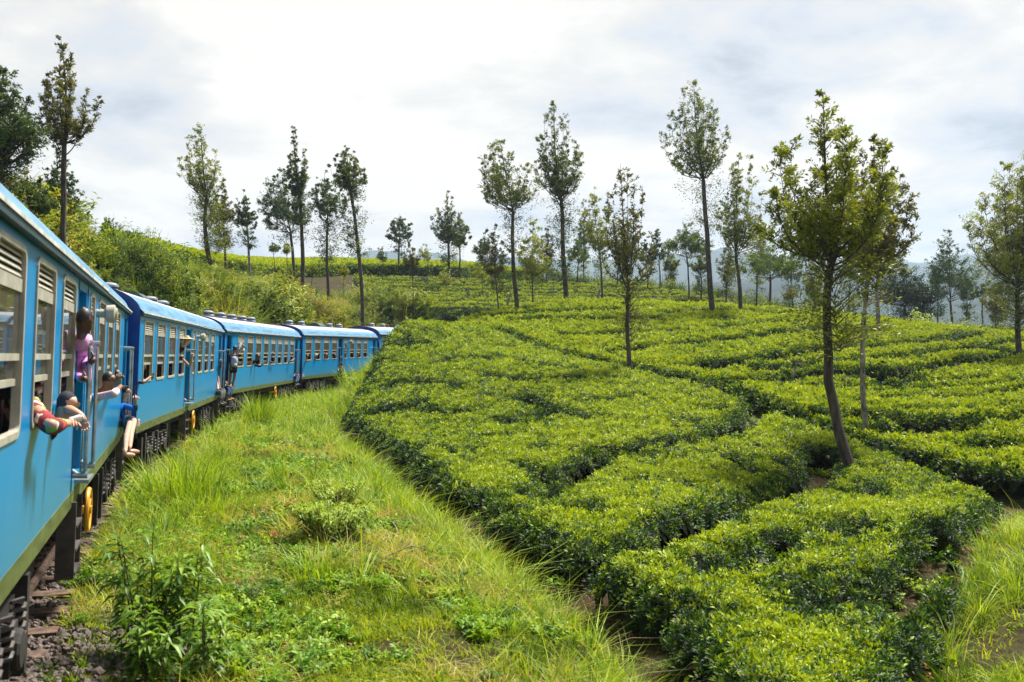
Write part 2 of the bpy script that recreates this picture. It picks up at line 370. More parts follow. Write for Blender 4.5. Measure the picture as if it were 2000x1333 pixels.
def ground(x, y):
    x = np.asarray(x, float); y = np.asarray(y, float)
    z = tps(x, y); d, tz = track_near(x, y)
    far = sstep(150, 260, np.hypot(x, y))
    z = z * (1 - far) - 12 * far
    # ballast shelf, cutting on the left, grassy verge on the right
    left = sstep(2.6, 7.0, d); bal = .15 * sstep(2.2, 1.45, np.abs(d)); z = np.where(d > 0, (tz - .28 + bal) * (1 - left) + z * left, z)
    wv = np.maximum(0, -d)
    vz = tz - .28 + bal - .12 * sstep(2.3, 3.2, wv) - .2 * sstep(4.0, 7.5, wv) + .16 * sstep(3, 4.4, wv) * (vnoise(x, y, 2.6, 5) - .35)
    rb = sstep(38, 50, y); right = sstep(4.6 - 1.4 * rb, 8.0 - 1.2 * rb, wv); z = np.where(d <= 0, vz * (1 - right) + z * right, z)
    trd = seg_dist(x, y, TRENCH); near = sstep(75, 50, y)
    z = z - .34 * np.exp(-(trd / .42) ** 2) * near
    return z + .06 * (fbm(x, y, 1.7, 2) - .5)

gx = np.concatenate([np.arange(-2800, -400, 150.), np.arange(-400, -80, 12.), np.arange(-80, -24, 1.6), np.arange(-24, 24, .45), np.arange(24, 80, 1.2), np.arange(80, 420, 12.), np.arange(420, 2900, 150.)])
gy = np.concatenate([np.arange(-60, -4, 4.), np.arange(-4, 60, .45), np.arange(60, 160, 1.0), np.arange(160, 420, 12.), np.arange(420, 4700, 200)])
GX, GY = np.meshgrid(gx, gy); GZ = ground(GX, GY)
def grid_faces(ny, nx):
    i = np.arange(ny - 1)[:, None] * nx + np.arange(nx - 1)[None]
    return np.stack([i, i + 1, i + nx + 1, i + nx], -1).reshape(-1, 4)
m_ground = bpy.data.materials.new('ground_earth'); m_ground.use_nodes = True
nt, L = m_ground.node_tree.nodes, m_ground.node_tree.links; pb_ = nt['Principled BSDF']; pb_.inputs['Roughness'].default_value = .95; pb_.inputs['Specular IOR Level'].default_value = .1
tcg = N(nt, 'ShaderNodeTexCoord'); na = N(nt, 'ShaderNodeTexNoise', i_Scale=.9, i_Detail=8.0, i_Roughness=.65); nb_ = N(nt, 'ShaderNodeTexNoise', i_Scale=14.0, i_Detail=5.0)
L.new(tcg.outputs['Object'], na.inputs['Vector']); L.new(tcg.outputs['Object'], nb_.inputs['Vector'])
ra = N(nt, 'ShaderNodeValToRGB'); L.new(na.outputs[0], ra.inputs[0])
ra.color_ramp.elements[0].position = .38; ra.color_ramp.elements[0].color = (.050, .029, .016, 1); ra.color_ramp.elements[1].position = .62; ra.color_ramp.elements[1].color = (.055, .06, .016, 1)
mu = N(nt, 'ShaderNodeMix', data_type='RGBA', blend_type='MULTIPLY'); mu.inputs[0].default_value = .6; L.new(ra.outputs[0], mu.inputs[6]); L.new(nb_.outputs['Color'], mu.inputs[7])
L.new(mu.outputs[2], pb_.inputs['Base Color']); bb = N(nt, 'ShaderNodeBump', i_Strength=.7, i_Distance=.05); L.new(nb_.outputs[0], bb.inputs['Height']); L.new(bb.outputs[0], pb_.inputs['Normal'])
tag(mesh_np('ground', np.stack([GX, GY, GZ], -1).reshape(-1, 3), grid_faces(*GX.shape), m_ground, smooth=True), kind='structure')
def mesh_hill(name, crest, depth, m, seed):
    """a far ridge: a long slope rising to a crest given as (x, y, z)"""
    crest = np.array(crest, float); t = np.linspace(0, 1, 160); k = np.linspace(0, 1, len(crest))
    c = np.stack([np.interp(t, k, crest[:, i]) for i in range(3)], 1); rows = []
    for j, f in enumerate(np.linspace(0, 1, 14)):
        y = c[:, 1] - depth * (1 - f); z = -14 + (c[:, 2] + 14) * np.sin(f * math.pi / 2) + (fbm(c[:, 0], y, 160, seed, 5) - .5) * .35 * c[:, 2] * (.3 + f)
        rows.append(np.stack([c[:, 0], y, z], 1))
    back = rows[-1].copy(); back[:, 1] += depth * .6; back[:, 2] = -14; rows.append(back)
    Vh = np.stack(rows, 0); o = mesh_np(name, Vh.reshape(-1, 3), grid_faces(*Vh.shape[:2]), m, smooth=True); tag(o, kind='structure'); return o
m_hill = mat('hill_forest', (.018, .036, .034), .95, var=.35, scale=.02, spec=.1, bump=.6)
def hc(px, py, Y): p = at(px, py, Y); return (p[0], p[1], p[2])
mesh_hill('hill', [hc(500, 545, 3000), hc(760, 505, 3000), hc(850, 498, 3000), hc(950, 505, 3000), hc(1150, 512, 2900), hc(1290, 500, 2800), hc(1420, 500, 2800), hc(1500, 520, 2800), hc(1650, 505, 2800), hc(1780, 515, 2800), hc(1900, 496, 2700), hc(2050, 498, 2600), hc(2350, 500, 2600)], 900, m_hill, 4)
mesh_hill('hill', [hc(1180, 585, 1400), hc(1300, 560, 1400), hc(1500, 545, 1380), hc(1620, 565, 1360), hc(1760, 560, 1320), hc(1880, 535, 1300), hc(2050, 520, 1280), hc(2400, 515, 1280)], 600, m_hill, 9)

# ------------------------------------------------------------------ tea: one hedge per row between two plucking paths, each with its leaves
def inside(x, y, pg):
    r_ = np.zeros(np.shape(x), bool); j = len(pg) - 1
    for i in range(len(pg)):
        c = ((pg[i][1] > y) != (pg[j][1] > y)) & (x < (pg[j][0] - pg[i][0]) * (y - pg[i][1]) / (pg[j][1] - pg[i][1] + 1e-12) + pg[i][0]); r_ ^= c; j = i
    return r_
TT = np.arange(6, 140, .08)
def landed(px, py, lift=.35):
    """where the sight line through a surveyed mark meets the ground"""
    X = (px - 1000) / FPX * TT; Z = CAM[2] - (py - HY) / FPX * TT; h = ground(X, TT) + lift
    i = int(np.argmax(Z < h)); return np.array([X[i], TT[i]])
def pY(L_): return np.array([[(px - 1000) / FPX * Y, Y] for px, Y in L_])
m_wood = mat('tea_twigs', (.012, .017, .006), .9, var=.3, scale=9, spec=.1)
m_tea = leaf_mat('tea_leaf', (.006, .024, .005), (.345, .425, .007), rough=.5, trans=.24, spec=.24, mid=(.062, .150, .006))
m_tea_far = leaf_mat('tea_leaf_far', (.008, .028, .006), (.355, .425, .008), rough=.55, trans=.24, spec=.18, mid=(.075, .165, .007))
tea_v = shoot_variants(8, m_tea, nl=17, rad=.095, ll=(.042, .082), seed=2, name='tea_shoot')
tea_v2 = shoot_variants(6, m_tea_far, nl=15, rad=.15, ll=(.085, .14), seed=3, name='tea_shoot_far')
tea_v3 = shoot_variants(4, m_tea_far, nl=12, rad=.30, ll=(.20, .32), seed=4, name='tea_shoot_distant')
def components(mask):
    lab = np.where(mask, np.arange(mask.size).reshape(mask.shape) + 1, 0)
    while True:
        old = lab.copy()
        for ax, sg in ((0, 1), (0, -1), (1, 1), (1, -1)):
            for _ in range(3):
                r_ = np.roll(lab, sg, ax); 
                if ax == 0: r_[0 if sg == 1 else -1] = 0
                else: r_[:, 0 if sg == 1 else -1] = 0
                lab = np.where(mask, np.maximum(lab, r_), 0)
        # fast flattening: jump every cell to the label its label-cell now has
        f = np.r_[0, lab.ravel()]
        for _ in range(6): f2 = np.where(f > 0, f[f], 0); f = np.maximum(f, f2)
        lab = f[1:].reshape(mask.shape)
        if (lab == old).all(): return lab
def domes(x, y, cell, seed):
    i0, j0 = np.floor(x / cell).astype(int), np.floor(y / cell).astype(int); d1 = np.full(np.shape(x), 9.0); d2 = d1.copy()
    for di in (-1, 0, 1):
        for dj in (-1, 0, 1):
            i, j = i0 + di, j0 + dj; h1, h2 = _perm[(i * 7 + seed * 31) % 512, (j * 13) % 512], _perm[(i * 11 + 5) % 512, (j * 17 + seed * 19) % 512]
            d = np.hypot(x - (i + .15 + .7 * h1) * cell, y - (j + .15 + .7 * h2) * cell); d2 = np.minimum(d2, np.maximum(d, d1)); d1 = np.minimum(d1, d)
    return np.clip((d2 - d1) / cell * 2.2, 0, 1)
def canopy(x0, x1, y0, y1, res, poly, gaps, height, seed, edge=.5, gw=.24, dips=.0, fov=True, skirt=False):
    xs, ys = np.arange(x0, x1, res), np.arange(y0, y1, res); X, Y = np.meshgrid(xs, ys)
    wob = (fbm(X, Y, 1.6, seed + 3) - .5) * .5, (fbm(X, Y, 1.6, seed + 8) - .5) * .5
    Xw, Yw = X + wob[0], Y + wob[1]
    d = seg_dist(Xw, Yw, np.vstack([poly, poly[:1]])); ins = inside(Xw, Yw, poly)
    for g in gaps:
        wd = gw * g[1] if isinstance(g, tuple) else gw; pl = g[0] if isinstance(g, tuple) else g
        d = np.minimum(d, seg_dist(Xw, Yw, pl) - wd)
    if dips:
        nz = vnoise(X, Y, 1.5, seed + 20) + .35 * vnoise(X, Y, .6, seed + 21)
        d = np.minimum(d, np.maximum(0.02, (1.35 - dips - nz) * 1.6))
    if skirt: d = np.where(ins, d, -d); ins = d > -res * 1.3
    prof = np.clip(d / edge, 0, 1); prof = 1 - (1 - prof) ** 2.6
    hz = height * (.25 + .75 * prof) * (.88 + .24 * fbm(X, Y, 2.2, seed + 30)) + (.13 * (fbm(X, Y, .75, seed + 31, 2) - .5)) * prof
    cr_ = domes(X + .5 * wob[0], Y + .5 * wob[1], 1.25, seed); hz = hz - (.11 * (1 - cr_) ** 2.0) * prof; prof = prof * (.80 + .20 * cr_ ** .6)  # lower prof in bush creases also darkens the leaf tint, painting shade there
    mask = ins if skirt else ins & (d > 0)
    if skirt: hz = np.where(d < 0, -.2, hz)
    if fov: mask &= (np.abs(X) < Y * .56 + 1.5)
    return X, Y, ground(X, Y) + hz, mask, prof
def hedge_rows(X, Y, Z, mask, prof, name, info, variants, dens, size, tint0, group, min_cells=120, stuff=False):
    lab = components(mask) if not stuff else mask.astype(int)
    ids, cnt = np.unique(lab[lab > 0], return_counts=True); made = []
    for l_ in ids[np.argsort(-cnt)]:
        m_ = lab == l_
        if m_.sum() < min_cells: continue
        f = grid_faces(*X.shape); fm = m_.ravel()[f].all(1)
        if not fm.any(): continue
        f = f[fm]; used = np.unique(f); rm = np.zeros(X.size, int); rm[used] = np.arange(len(used))
        V = np.stack([X, Y, Z], -1).reshape(-1, 3)[used]
        o = mesh_np(name, V - [0, 0, .07], rm[f], m_wood, smooth=True)
        # leaves: points spread over the canopy, denser where it is near
        Q = V[rm[f]]; e1, e2 = Q[:, 1] - Q[:, 0], Q[:, 3] - Q[:, 0]; nr = np.cross(e1, e2); ar = np.linalg.norm(nr, axis=1)
        cen = Q.mean(1); lam = ar * dens(cen[:, 1]); k = rng.poisson(lam); fi = np.repeat(np.arange(len(f)), k); u, v = rng.random(len(fi))[:, None], rng.random(len(fi))[:, None]
        P = Q[fi, 0] + e1[fi] * u + e2[fi] * v; nn_ = nr[fi] / ar[fi][:, None]
        pr = prof.ravel()[used][rm[f]].mean(1)[fi]
        up = np.clip(nn_[:, 2], 0, 1)
        P = P + nn_ * rng.normal(-.005, .05, (len(fi), 1)) * size(P[:, 1])[:, None]
        ti = tint0 + .50 * sstep(.5, 1.0, pr * up) - .25 + .28 * (fbm(P[:, 0], P[:, 1], .8, 40, 3) - .5) + .24 * (fbm(P[:, 0], P[:, 1], 9, 44, 2) - .5) + rng.normal(0, .17, len(fi))  # tops paler with young flush; bush creases tinted darker as painted shade
        made.append((o, P, nn_ * .7 + np.array([0, 0, .5]) + rng.normal(0, .22, (len(fi), 3)), ti, len(fi), cnt.max()))
    return made
def finish_rows(made, variants, size, kind_stuff=False):
    for o, P, nn_, ti, n, _ in made:
        scatter('leaves', P, nn_, variants, size(P[:, 1]) * rng.uniform(.75, 1.25, n), ti, parent=o)['kind'] = 'stuff'

M1 = np.vstack([TRENCH[1:] + np.array([.35, .25]), pY([(800, 59.5), (880, 63), (960, 61), (1060, 53), (1150, 48), (1238, 43.4), (1330, 40), (1420, 36.8), (1475, 34.4), (1560, 31.4), (1620, 29.4), (1690, 28.2), (1760, 26.8), (1850, 25), (1930, 23.4), (1958, 21.4), (1918, 19), (1908, 17), (1882, 15), (1862, 13), (1805, 11), (1785, 9.5), (1740, 8), (1500, 7.4)])])
G = lambda *L_: np.array([landed(*p) for p in L_])
g1 = G((1486, 806), (1440, 850), (1400, 874), (1290, 890), (1216, 906), (1150, 938), (1060, 985), (960, 992), (870, 988), (800, 995))
g2 = G((1612, 905), (1598, 942), (1500, 990), (1400, 1038), (1320, 1078), (1220, 1112), (1130, 1136), (1085, 1150))
g3 = G((1850, 1060), (1822, 1117), (1796, 1144), (1774, 1187), (1760, 1205), (1700, 1240))
g5 = G((1390, 1165), (1443, 1150), (1507, 1117), (1530, 1090)); g6 = G((1640, 985), (1672, 1000), (1700, 975)); g7 = G((1180, 1250), (1260, 1225), (1330, 1235))
g8 = G((1024, 795), (1072, 812), (1120, 832), (1160, 840)); g9 = G((976, 838), (1020, 850), (1066, 852)); g10 = G((957, 752), (1048, 757)); g11 = G((755, 690), (790, 690), (840, 684))
g12 = G((870, 870), (940, 880), (1010, 872)); g13 = G((830, 900), (900, 915), (930, 905)); g14 = G((1010, 930), (1060, 945), (1085, 975)); g15 = G((1600, 1085), (1660, 1060), (1700, 1075)); g16 = G((760, 775), (830, 762), (900, 775)); g17 = G((1230, 800), (1320, 790), (1400, 800))
g18 = G((1540, 1240), (1600, 1215), (1640, 1225)); g19 = G((1130, 905), (1190, 925)); g20 = G((1240, 970), (1330, 985)); g21 = G((1440, 925), (1480, 955))
g22 = G((840, 725), (930, 712), (1010, 718), (1090, 735)); g23 = G((800, 655), (860, 668), (930, 678), (1010, 695)); g24 = G((700, 820), (790, 818), (860, 830), (930, 822))
m1 = canopy(-8.5, 13.5, 7.2, 68, .15, M1, [(g1, 1.7), (g2, 1.8), (g3, .85), (g5, .5), (g6, .6), (g7, .4), (g8, .85), (g9, .5), (g10, .35), (g11, .5), (g12, .12), (g13, .12), (g14, .1), (g15, .12), (g16, .1), (g17, .12), (g18, .1), (g19, .1), (g20, .1), (g21, .15), (g22, .12), (g23, .12), (g24, .1)], TEA + .08, 1, edge=.62, gw=.15, dips=.13)
d1 = lambda y: np.interp(y, [8, 14, 25, 40, 65], [190, 165, 105, 62, 42]); s1 = lambda y: np.interp(y, [8, 20, 40, 65], [.92, 1.0, 1.35, 1.75])
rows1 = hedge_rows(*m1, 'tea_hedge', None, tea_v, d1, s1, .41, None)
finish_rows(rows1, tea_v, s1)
M2 = pY([(832, 70), (880, 63.6), (960, 61.6), (1060, 53.5), (1150, 48.6), (1250, 44.2), (1330, 42.5), (1420, 39), (1475, 36.6), (1560, 32.3), (1640, 30.1), (1690, 29.0), (1775, 27.8), (1840, 27), (1935, 25.4), (2000, 24.6), (2300, 26), (2350, 60), (2000, 74), (1950, 75), (1720, 79), (1500, 85), (1250, 88), (1100, 88), (1000, 84), (920, 77)])
G2 = [G((1205, 704), (1250, 696), (1330, 688), (1400, 682), (1496, 668), (1582, 660), (1640, 652)), G((1250, 732), (1360, 738), (1400, 727), (1496, 718), (1555, 706), (1646, 694), (1742, 688), (1828, 682), (1880, 672), (1905, 662)),
      G((1390, 770), (1459, 764), (1576, 754), (1646, 746), (1720, 744)), G((1690, 760), (1785, 740), (1881, 728), (1935, 713), (2010, 704)), G((1620, 838), (1700, 840), (1785, 851), (1881, 851), (1960, 840), (2030, 834)), G((1700, 870), (1790, 868), (1880, 862)),
      G((1000, 640), (1100, 636), (1200, 640), (1290, 632)), G((950, 632), (1010, 628), (1080, 622), (1190, 618)), G((1290, 625), (1380, 618), (1490, 622), (1560, 628)), G((1560, 800), (1640, 806), (1740, 802), (1850, 800), (2020, 780)), G((1400, 655), (1490, 646), (1570, 640)), G((1540, 775), (1640, 778), (1760, 770), (1900, 758)), G((1100, 672), (1170, 668), (1250, 662), (1330, 660)), G((1480, 742), (1600, 728), (1720, 716), (1850, 702), (1990, 684)), G((1640, 790), (1760, 784), (1900, 776), (2030, 762)), G((1740, 826), (1860, 824), (2020, 812)), G((1900, 905), (1960, 900), (2040, 890))]
g2w = [1.2, 1.3, 1.1, 1.2, 1.2, .8, .7, .7, .6, .55, .6, .4, .6, .8, .45, .4, .5]
m2 = canopy(-9, 45, 24, 90, .2, M2, list(zip(G2, g2w)), TEA + .20, 5, edge=.55, gw=.55, dips=.12)
d2 = lambda y: np.interp(y, [25, 40, 60, 90], [74, 50, 31, 19]); s2 = lambda y: np.interp(y, [25, 50, 90], [1.0, 1.15, 1.6])
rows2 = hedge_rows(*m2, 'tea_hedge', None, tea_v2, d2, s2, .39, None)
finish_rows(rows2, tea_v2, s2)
for rr in (rows1, rows2):
    for o, P, *_ in rr:
        tag(o, 'terraced tea hedge with dark wavy gaps behind the tall front tree' if rr is rows2 else ('broad tea hedge sloping up from the grass verge to the rounded crest' if P[:, 1].mean() > 28 else 'nearest tea hedge, below the foot of the tall front tree'), 'tea hedge', 'tea hedges')
# hillside behind, planted along the contours; one mass of narrow rows
def contour_tea(x0, x1, y0, y1, poly, step, seed, res=.33, h=.6):
    xs, ys = np.arange(x0, x1, res), np.arange(y0, y1, res); X, Y = np.meshgrid(xs, ys); g = ground(X, Y)
    ph = g / step + 1.1 * (fbm(X, Y, 9, seed) - .5) + .35 * fbm(X, Y, 2.2, seed + 4); fr = ph - np.floor(ph); d = np.minimum(fr, 1 - fr) * 2
    prof = sstep(.32, .62, d) * (.75 + .4 * fbm(X, Y, 1.5, seed + 9)); prof = np.clip(prof, 0, 1)
    return X, Y, g + h * (.15 + .85 * prof), inside(X, Y, poly) & (np.abs(X) < Y * .56 + 2), prof
M3 = pY([(790, 98), (720, 106), (690, 112), (690, 116), (900, 119), (1060, 121), (1200, 122), (1310, 120), (1430, 112), (1440, 100), (1330, 94), (1180, 90), (1000, 88), (880, 88)])
m3 = contour_tea(-30, 32, 86, 130, M3, .52, 60, res=.25, h=.62)
d3 = lambda y: np.full(np.shape(y), 11.0); s3 = lambda y: np.full(np.shape(y), 1.0)
d3b = lambda y: np.full(np.shape(y), 17.0); s3b = lambda y: np.full(np.shape(y), 1.25)
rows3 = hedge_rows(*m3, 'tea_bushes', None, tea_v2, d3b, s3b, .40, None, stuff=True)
M4 = pY([(200, 58), (290, 57), (420, 84), (520, 104), (600, 114), (680, 122), (760, 124), (900, 125), (1030, 126), (1060, 142), (900, 150), (700, 150), (500, 140), (330, 110), (200, 80)])
m4 = canopy(-45, 8, 56, 150, .35, M4, [], 1.15, 70, edge=.4, dips=.0, skirt=True)
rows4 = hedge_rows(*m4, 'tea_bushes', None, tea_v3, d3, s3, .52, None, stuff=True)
M5 = pY([(1590, 100), (1760, 98), (2050, 98), (2200, 100), (2200, 125), (1800, 125), (1600, 118)])
m5 = contour_tea(28, 75, 96, 126, M5, .8, 80, res=.5)
rows5 = hedge_rows(*m5, 'tea_bushes', None, tea_v3, d3, s3, .22, None, stuff=True)
for rr in (rows3, rows4, rows5):
    finish_rows(rr, tea_v2 if rr is rows3 else tea_v3, s3b if rr is rows3 else s3)
    for o, *_ in rr: tag(o, kind='stuff')

# ------------------------------------------------------------------ the air: far hills fade to blue
m_haze = bpy.data.materials.new('haze_air'); m_haze.use_nodes = True; nt, L = m_haze.node_tree.nodes, m_haze.node_tree.links; nt.remove(nt['Principled BSDF'])
pv = N(nt, 'ShaderNodeVolumePrincipled'); pv.inputs['Color'].default_value = (.62, .80, 1.0, 1); pv.inputs['Density'].default_value = .00019; pv.inputs['Anisotropy'].default_value = .25; L.new(pv.outputs[0], nt['Material Output'].inputs['Volume'])
m = MB(); m.box(-2600, 2600, -120, 4600, -45, 290); tag(m.build('haze', m_haze), kind='stuff')
# ------------------------------------------------------------------ the train
m_blue = mat('blue_paint', (.0, .195, .50), .28, var=.05, scale=1.3, col2=(.0, .21, .45), stretch=(1.0, 1, .35), coat=.04, spec=.18)
# weathered lighter streaks, strengthened to paint in pale streaky reflections
nt, L = m_blue.node_tree.nodes, m_blue.node_tree.links; p_ = nt['Principled BSDF']; bc = p_.inputs['Base Color'].links[0].from_socket
t_ = N(nt, 'ShaderNodeTexCoord'); mp_ = N(nt, 'ShaderNodeMapping'); mp_.inputs['Scale'].default_value = (5, 5, .5); L.new(t_.outputs['Object'], mp_.inputs[0])
n_s = N(nt, 'ShaderNodeTexNoise', i_Scale=1.6, i_Detail=7.0, i_Roughness=.7); L.new(mp_.outputs[0], n_s.inputs['Vector'])
r_s = N(nt, 'ShaderNodeValToRGB'); L.new(n_s.outputs[0], r_s.inputs[0]); r_s.color_ramp.elements[0].position = .47; r_s.color_ramp.elements[0].color = (0, 0, 0, 1); r_s.color_ramp.elements[1].position = .78; r_s.color_ramp.elements[1].color = (.75, .75, .75, 1)
mxs = N(nt, 'ShaderNodeMix', data_type='RGBA'); L.new(r_s.outputs[0], mxs.inputs[0]); L.new(bc, mxs.inputs[6]); mxs.inputs[7].default_value = (.03, .27, .47, 1)
# road dust thrown up along the lower edge, broken by noise
sz_ = N(nt, 'ShaderNodeSeparateXYZ'); L.new(t_.outputs['Object'], sz_.inputs[0]); mr_ = N(nt, 'ShaderNodeMapRange'); L.new(sz_.outputs['Z'], mr_.inputs[0]); mr_.inputs[1].default_value = 1.75; mr_.inputs[2].default_value = 1.08; mr_.inputs[3].default_value = 0; mr_.inputs[4].default_value = .8
md_ = N(nt, 'ShaderNodeMath', operation='MULTIPLY'); L.new(mr_.outputs[0], md_.inputs[0]); L.new(n_s.outputs[0], md_.inputs[1])
mxd = N(nt, 'ShaderNodeMix', data_type='RGBA'); L.new(md_.outputs[0], mxd.inputs[0]); L.new(mxs.outputs[2], mxd.inputs[6]); mxd.inputs[7].default_value = (.08, .18, .20, 1); L.new(mxd.outputs[2], p_.inputs['Base Color'])
m_endblue = mat('royal_blue_paint', (.003, .05, .27), .4, var=.15, scale=3)
m_roof = mat('roof_paint', (.36, .335, .33), .6, var=.12, scale=2.2, col2=(.24, .28, .34), stretch=(.5, 3.0, 3.0), metal=.0)
m_roofside = mat('roof_edge_blue', (.075, .21, .33), .45, var=.3, scale=2.5, col2=(.04, .12, .22), stretch=(.4, 3, 2))  # steel-blue band along the lower roof edges, with darker streaks
m_olive = mat('olive_skirt_paint', (.10, .125, .035), .5, var=.25, scale=2.5, stretch=(1, 1, 3))
m_cream = mat('cream_window_paint', (.38, .36, .29), .5, var=.14, scale=5)
m_gutter = mat('gutter_dark', (.012, .045, .055), .6)
m_white = mat('white_trim', (.6, .6, .56), .5, var=.2, scale=4)
m_dark = mat('dark_underframe', (.022, .018, .015), .75, var=.4, scale=5, bump=.3)
m_rust = mat('rusty_steel', (.10, .055, .035), .8, var=.4, scale=8, bump=.3)
m_grey = mat('grey_steel', (.17, .16, .16), .55, var=.3, scale=6)
m_step = mat('brown_step_steel', (.060, .048, .042), .6, var=.35, scale=5)
m_rail = mat('handrail_steel', (.33, .36, .36), .35, metal=.6, var=.2)
m_yellow = mat('yellow_wheel_paint', (.62, .30, .012), .45, var=.15)
m_inner = mat('carriage_interior', (.20, .19, .17), .7, var=.15)
m_floor = mat('carriage_floor', (.07, .05, .04), .8)
m_seat = mat('seat_vinyl', (.035, .03, .03), .5)
m_vent = mat('ventilator_paint', (.20, .24, .31), .5, var=.25)
m_black = mat('black_rubber_and_gaps', (.012, .012, .013), .7)
m_lamp = mat('lamp_glass', (.42, .38, .24), .2)
m_red = mat('red_print', (.45, .04, .03), .5)
m_glass = bpy.data.materials.new('window_glass'); m_glass.use_nodes = True
nt, L = m_glass.node_tree.nodes, m_glass.node_tree.links; nt.remove(nt['Principled BSDF'])
tr_ = N(nt, 'ShaderNodeBsdfTransparent'); tr_.inputs[0].default_value = (.66, .68, .60, 1); gl_ = N(nt, 'ShaderNodeBsdfGlossy', i_Roughness=.02)
df_ = N(nt, 'ShaderNodeBsdfDiffuse'); df_.inputs[0].default_value = (.36, .35, .27, 1)
fr_ = N(nt, 'ShaderNodeFresnel', i_IOR=1.75); m1_ = N(nt, 'ShaderNodeMixShader', i_Fac=.22); m2_ = N(nt, 'ShaderNodeMixShader')
L.new(tr_.outputs[0], m1_.inputs[1]); L.new(df_.outputs[0], m1_.inputs[2]); L.new(fr_.outputs[0], m2_.inputs[0]); L.new(m1_.outputs[0], m2_.inputs[1]); L.new(gl_.outputs[0], m2_.inputs[2]); L.new(m2_.outputs[0], nt['Material Output'].inputs[0])

S0, S1, WID, ZB, ZE, ZT = .2, 16.7, 2.8, .95, 3.35, 3.86
def win(c, w=1.12): return ('win', c - w / 2, c + w / 2, 1.95, 3.20)
LAY_A = [win(1.237), win(2.889), win(4.541), win(6.193), ('door', 7.13, 7.98, 1.22, 3.20), win(8.661, .58), win(10.176), win(11.834), win(13.492), ('door', 15.57, 16.32, 1.22, 3.20)]
LAY_B = [('door', .52, 1.31, 1.22, 3.20)] + [win(2.859 + i * 1.643) for i in range(8)] + [('door', 15.34, 16.1, 1.22, 3.20)]
def wall_mesh(lay, y0, y1):
    m = MB(); xs = sorted({S0, S1, *[o[1] + (.03 if o[0] == 'win' else 0) for o in lay], *[o[2] - (.03 if o[0] == 'win' else 0) for o in lay]})
    zs = sorted({ZB + .16, ZE, 1.22, 1.98, 3.17, 3.20})
    def hole(x, z):
        for k, a, b, c, d in lay:
            i = .03 if k == 'win' else 0
            if a + i < x < b - i and c + i < z < d - i: return True
        return False
    H = [[hole((xs[i] + xs[i + 1]) / 2, (zs[j] + zs[j + 1]) / 2) for j in range(len(zs) - 1)] for i in range(len(xs) - 1)]
    for i in range(len(xs) - 1):
        for j in range(len(zs) - 1):
            if H[i][j]: continue
            a, b, c, d = xs[i], xs[i + 1], zs[j], zs[j + 1]
            m.add([(a, y0, c), (b, y0, c), (b, y0, d), (a, y0, d)], [(0, 1, 2, 3)]); m.add([(a, y1, c), (b, y1, c), (b, y1, d), (a, y1, d)], [(0, 3, 2, 1)])
            for (ii, jj, q) in ((i - 1, j, ((a, c), (a, d))), (i + 1, j, ((b, c), (b, d))), (i, j - 1, ((a, c), (b, c))), (i, j + 1, ((a, d), (b, d)))):
                if not (0 <= ii < len(xs) - 1 and 0 <= jj < len(zs) - 1) or H[ii][jj]:
                    (x_, z_), (u_, w__) = q; m.add([(x_, y0, z_), (x_, y1, z_), (u_, y1, w__), (u_, y0, w__)], [(0, 1, 2, 3)])
    return m
def roof_prof(y): t = abs(2 * y / WID - 1); return ZE + (ZT - ZE) * max(0.0, 1 - t ** 2.5) ** (1 / 1.9)
YS = [WID / 2 - WID / 2 * math.cos(math.pi * k / 26) for k in range(27)]
PROF = [(-.05, ZE - .015)] + [(y if 0 < k < 26 else (-.05 if k == 0 else WID + .05), roof_prof(y)) for k, y in enumerate(YS)] + [(WID + .05, ZE - .015)]
def sweep(prof, x0, x1, closed=False):
    n = len(prof); vs = [(x, y, z) for x in (x0, x1) for y, z in prof]
    fs = [(k, k + 1, n + k + 1, n + k) for k in range(n - 1)]
    return vs, fs
ME = {}
def once(key, fn):
    if key not in ME: ME[key] = fn()
    return ME[key]
def seg(lay, q): return [o for o in lay if o[0] == q]
NY = -1                                                     # outward is -y
def window_meshes(w, fine):
    """frame, louvre slats, sashes and panes of one window, in its own coordinates: x 0..w, z 1.95..3.20"""
    f = MB(); f.ring(rrect(0, w, 1.95, 3.20, .11), rrect(.045, w - .045, 1.995, 3.16, .06), -.014, .045)
    r = MB()
    bars = []
    for z0, z1 in ((2.90, 2.985), (2.455, 2.50), (2.29, 2.335)):
        q = MB(); q.box(.04, w - .04, .004 if z0 > 2.4 else .02, .04 if z0 > 2.4 else .055, z0, z1); bars.append(q.mesh('sash_bar', m_cream))
    r.box(w * .40, w * .46, .10, .14, 2.0, 2.30)
    sl = MB(); Mx = Matrix.Rotation(R(-32), 4, 'X'); sl.box(.05, w - .05, -.004, .004, -.0165, .0165, M=Mx)
    alls = MB()
    for k in range(4): alls.box(.05, w - .05, -.004, .004, -.0165, .0165, M=Matrix.Translation((0, .02, 3.012 + k * .043)) @ Mx)
    bk = MB(); bk.box(.05, w - .05, .06, .066, 2.985, 3.16)  # black sheet behind the slats, standing in for shade in the gaps
    p = MB(); p.box(.05, w - .05, .018, .024, 2.50, 2.90); p2 = MB(); p2.box(.05, w - .05, .032, .038, 2.335, 2.455)
    return dict(frame=f.mesh('window', m_cream), bars=bars, post=r.mesh('window_post', m_cream), slat=sl.mesh('slat', m_cream), louvre=alls.mesh('louvre', m_cream), back=bk.mesh('louvre_gap_shade', m_black), pane=p.mesh('pane', m_glass), low=p2.mesh('pane', m_glass))
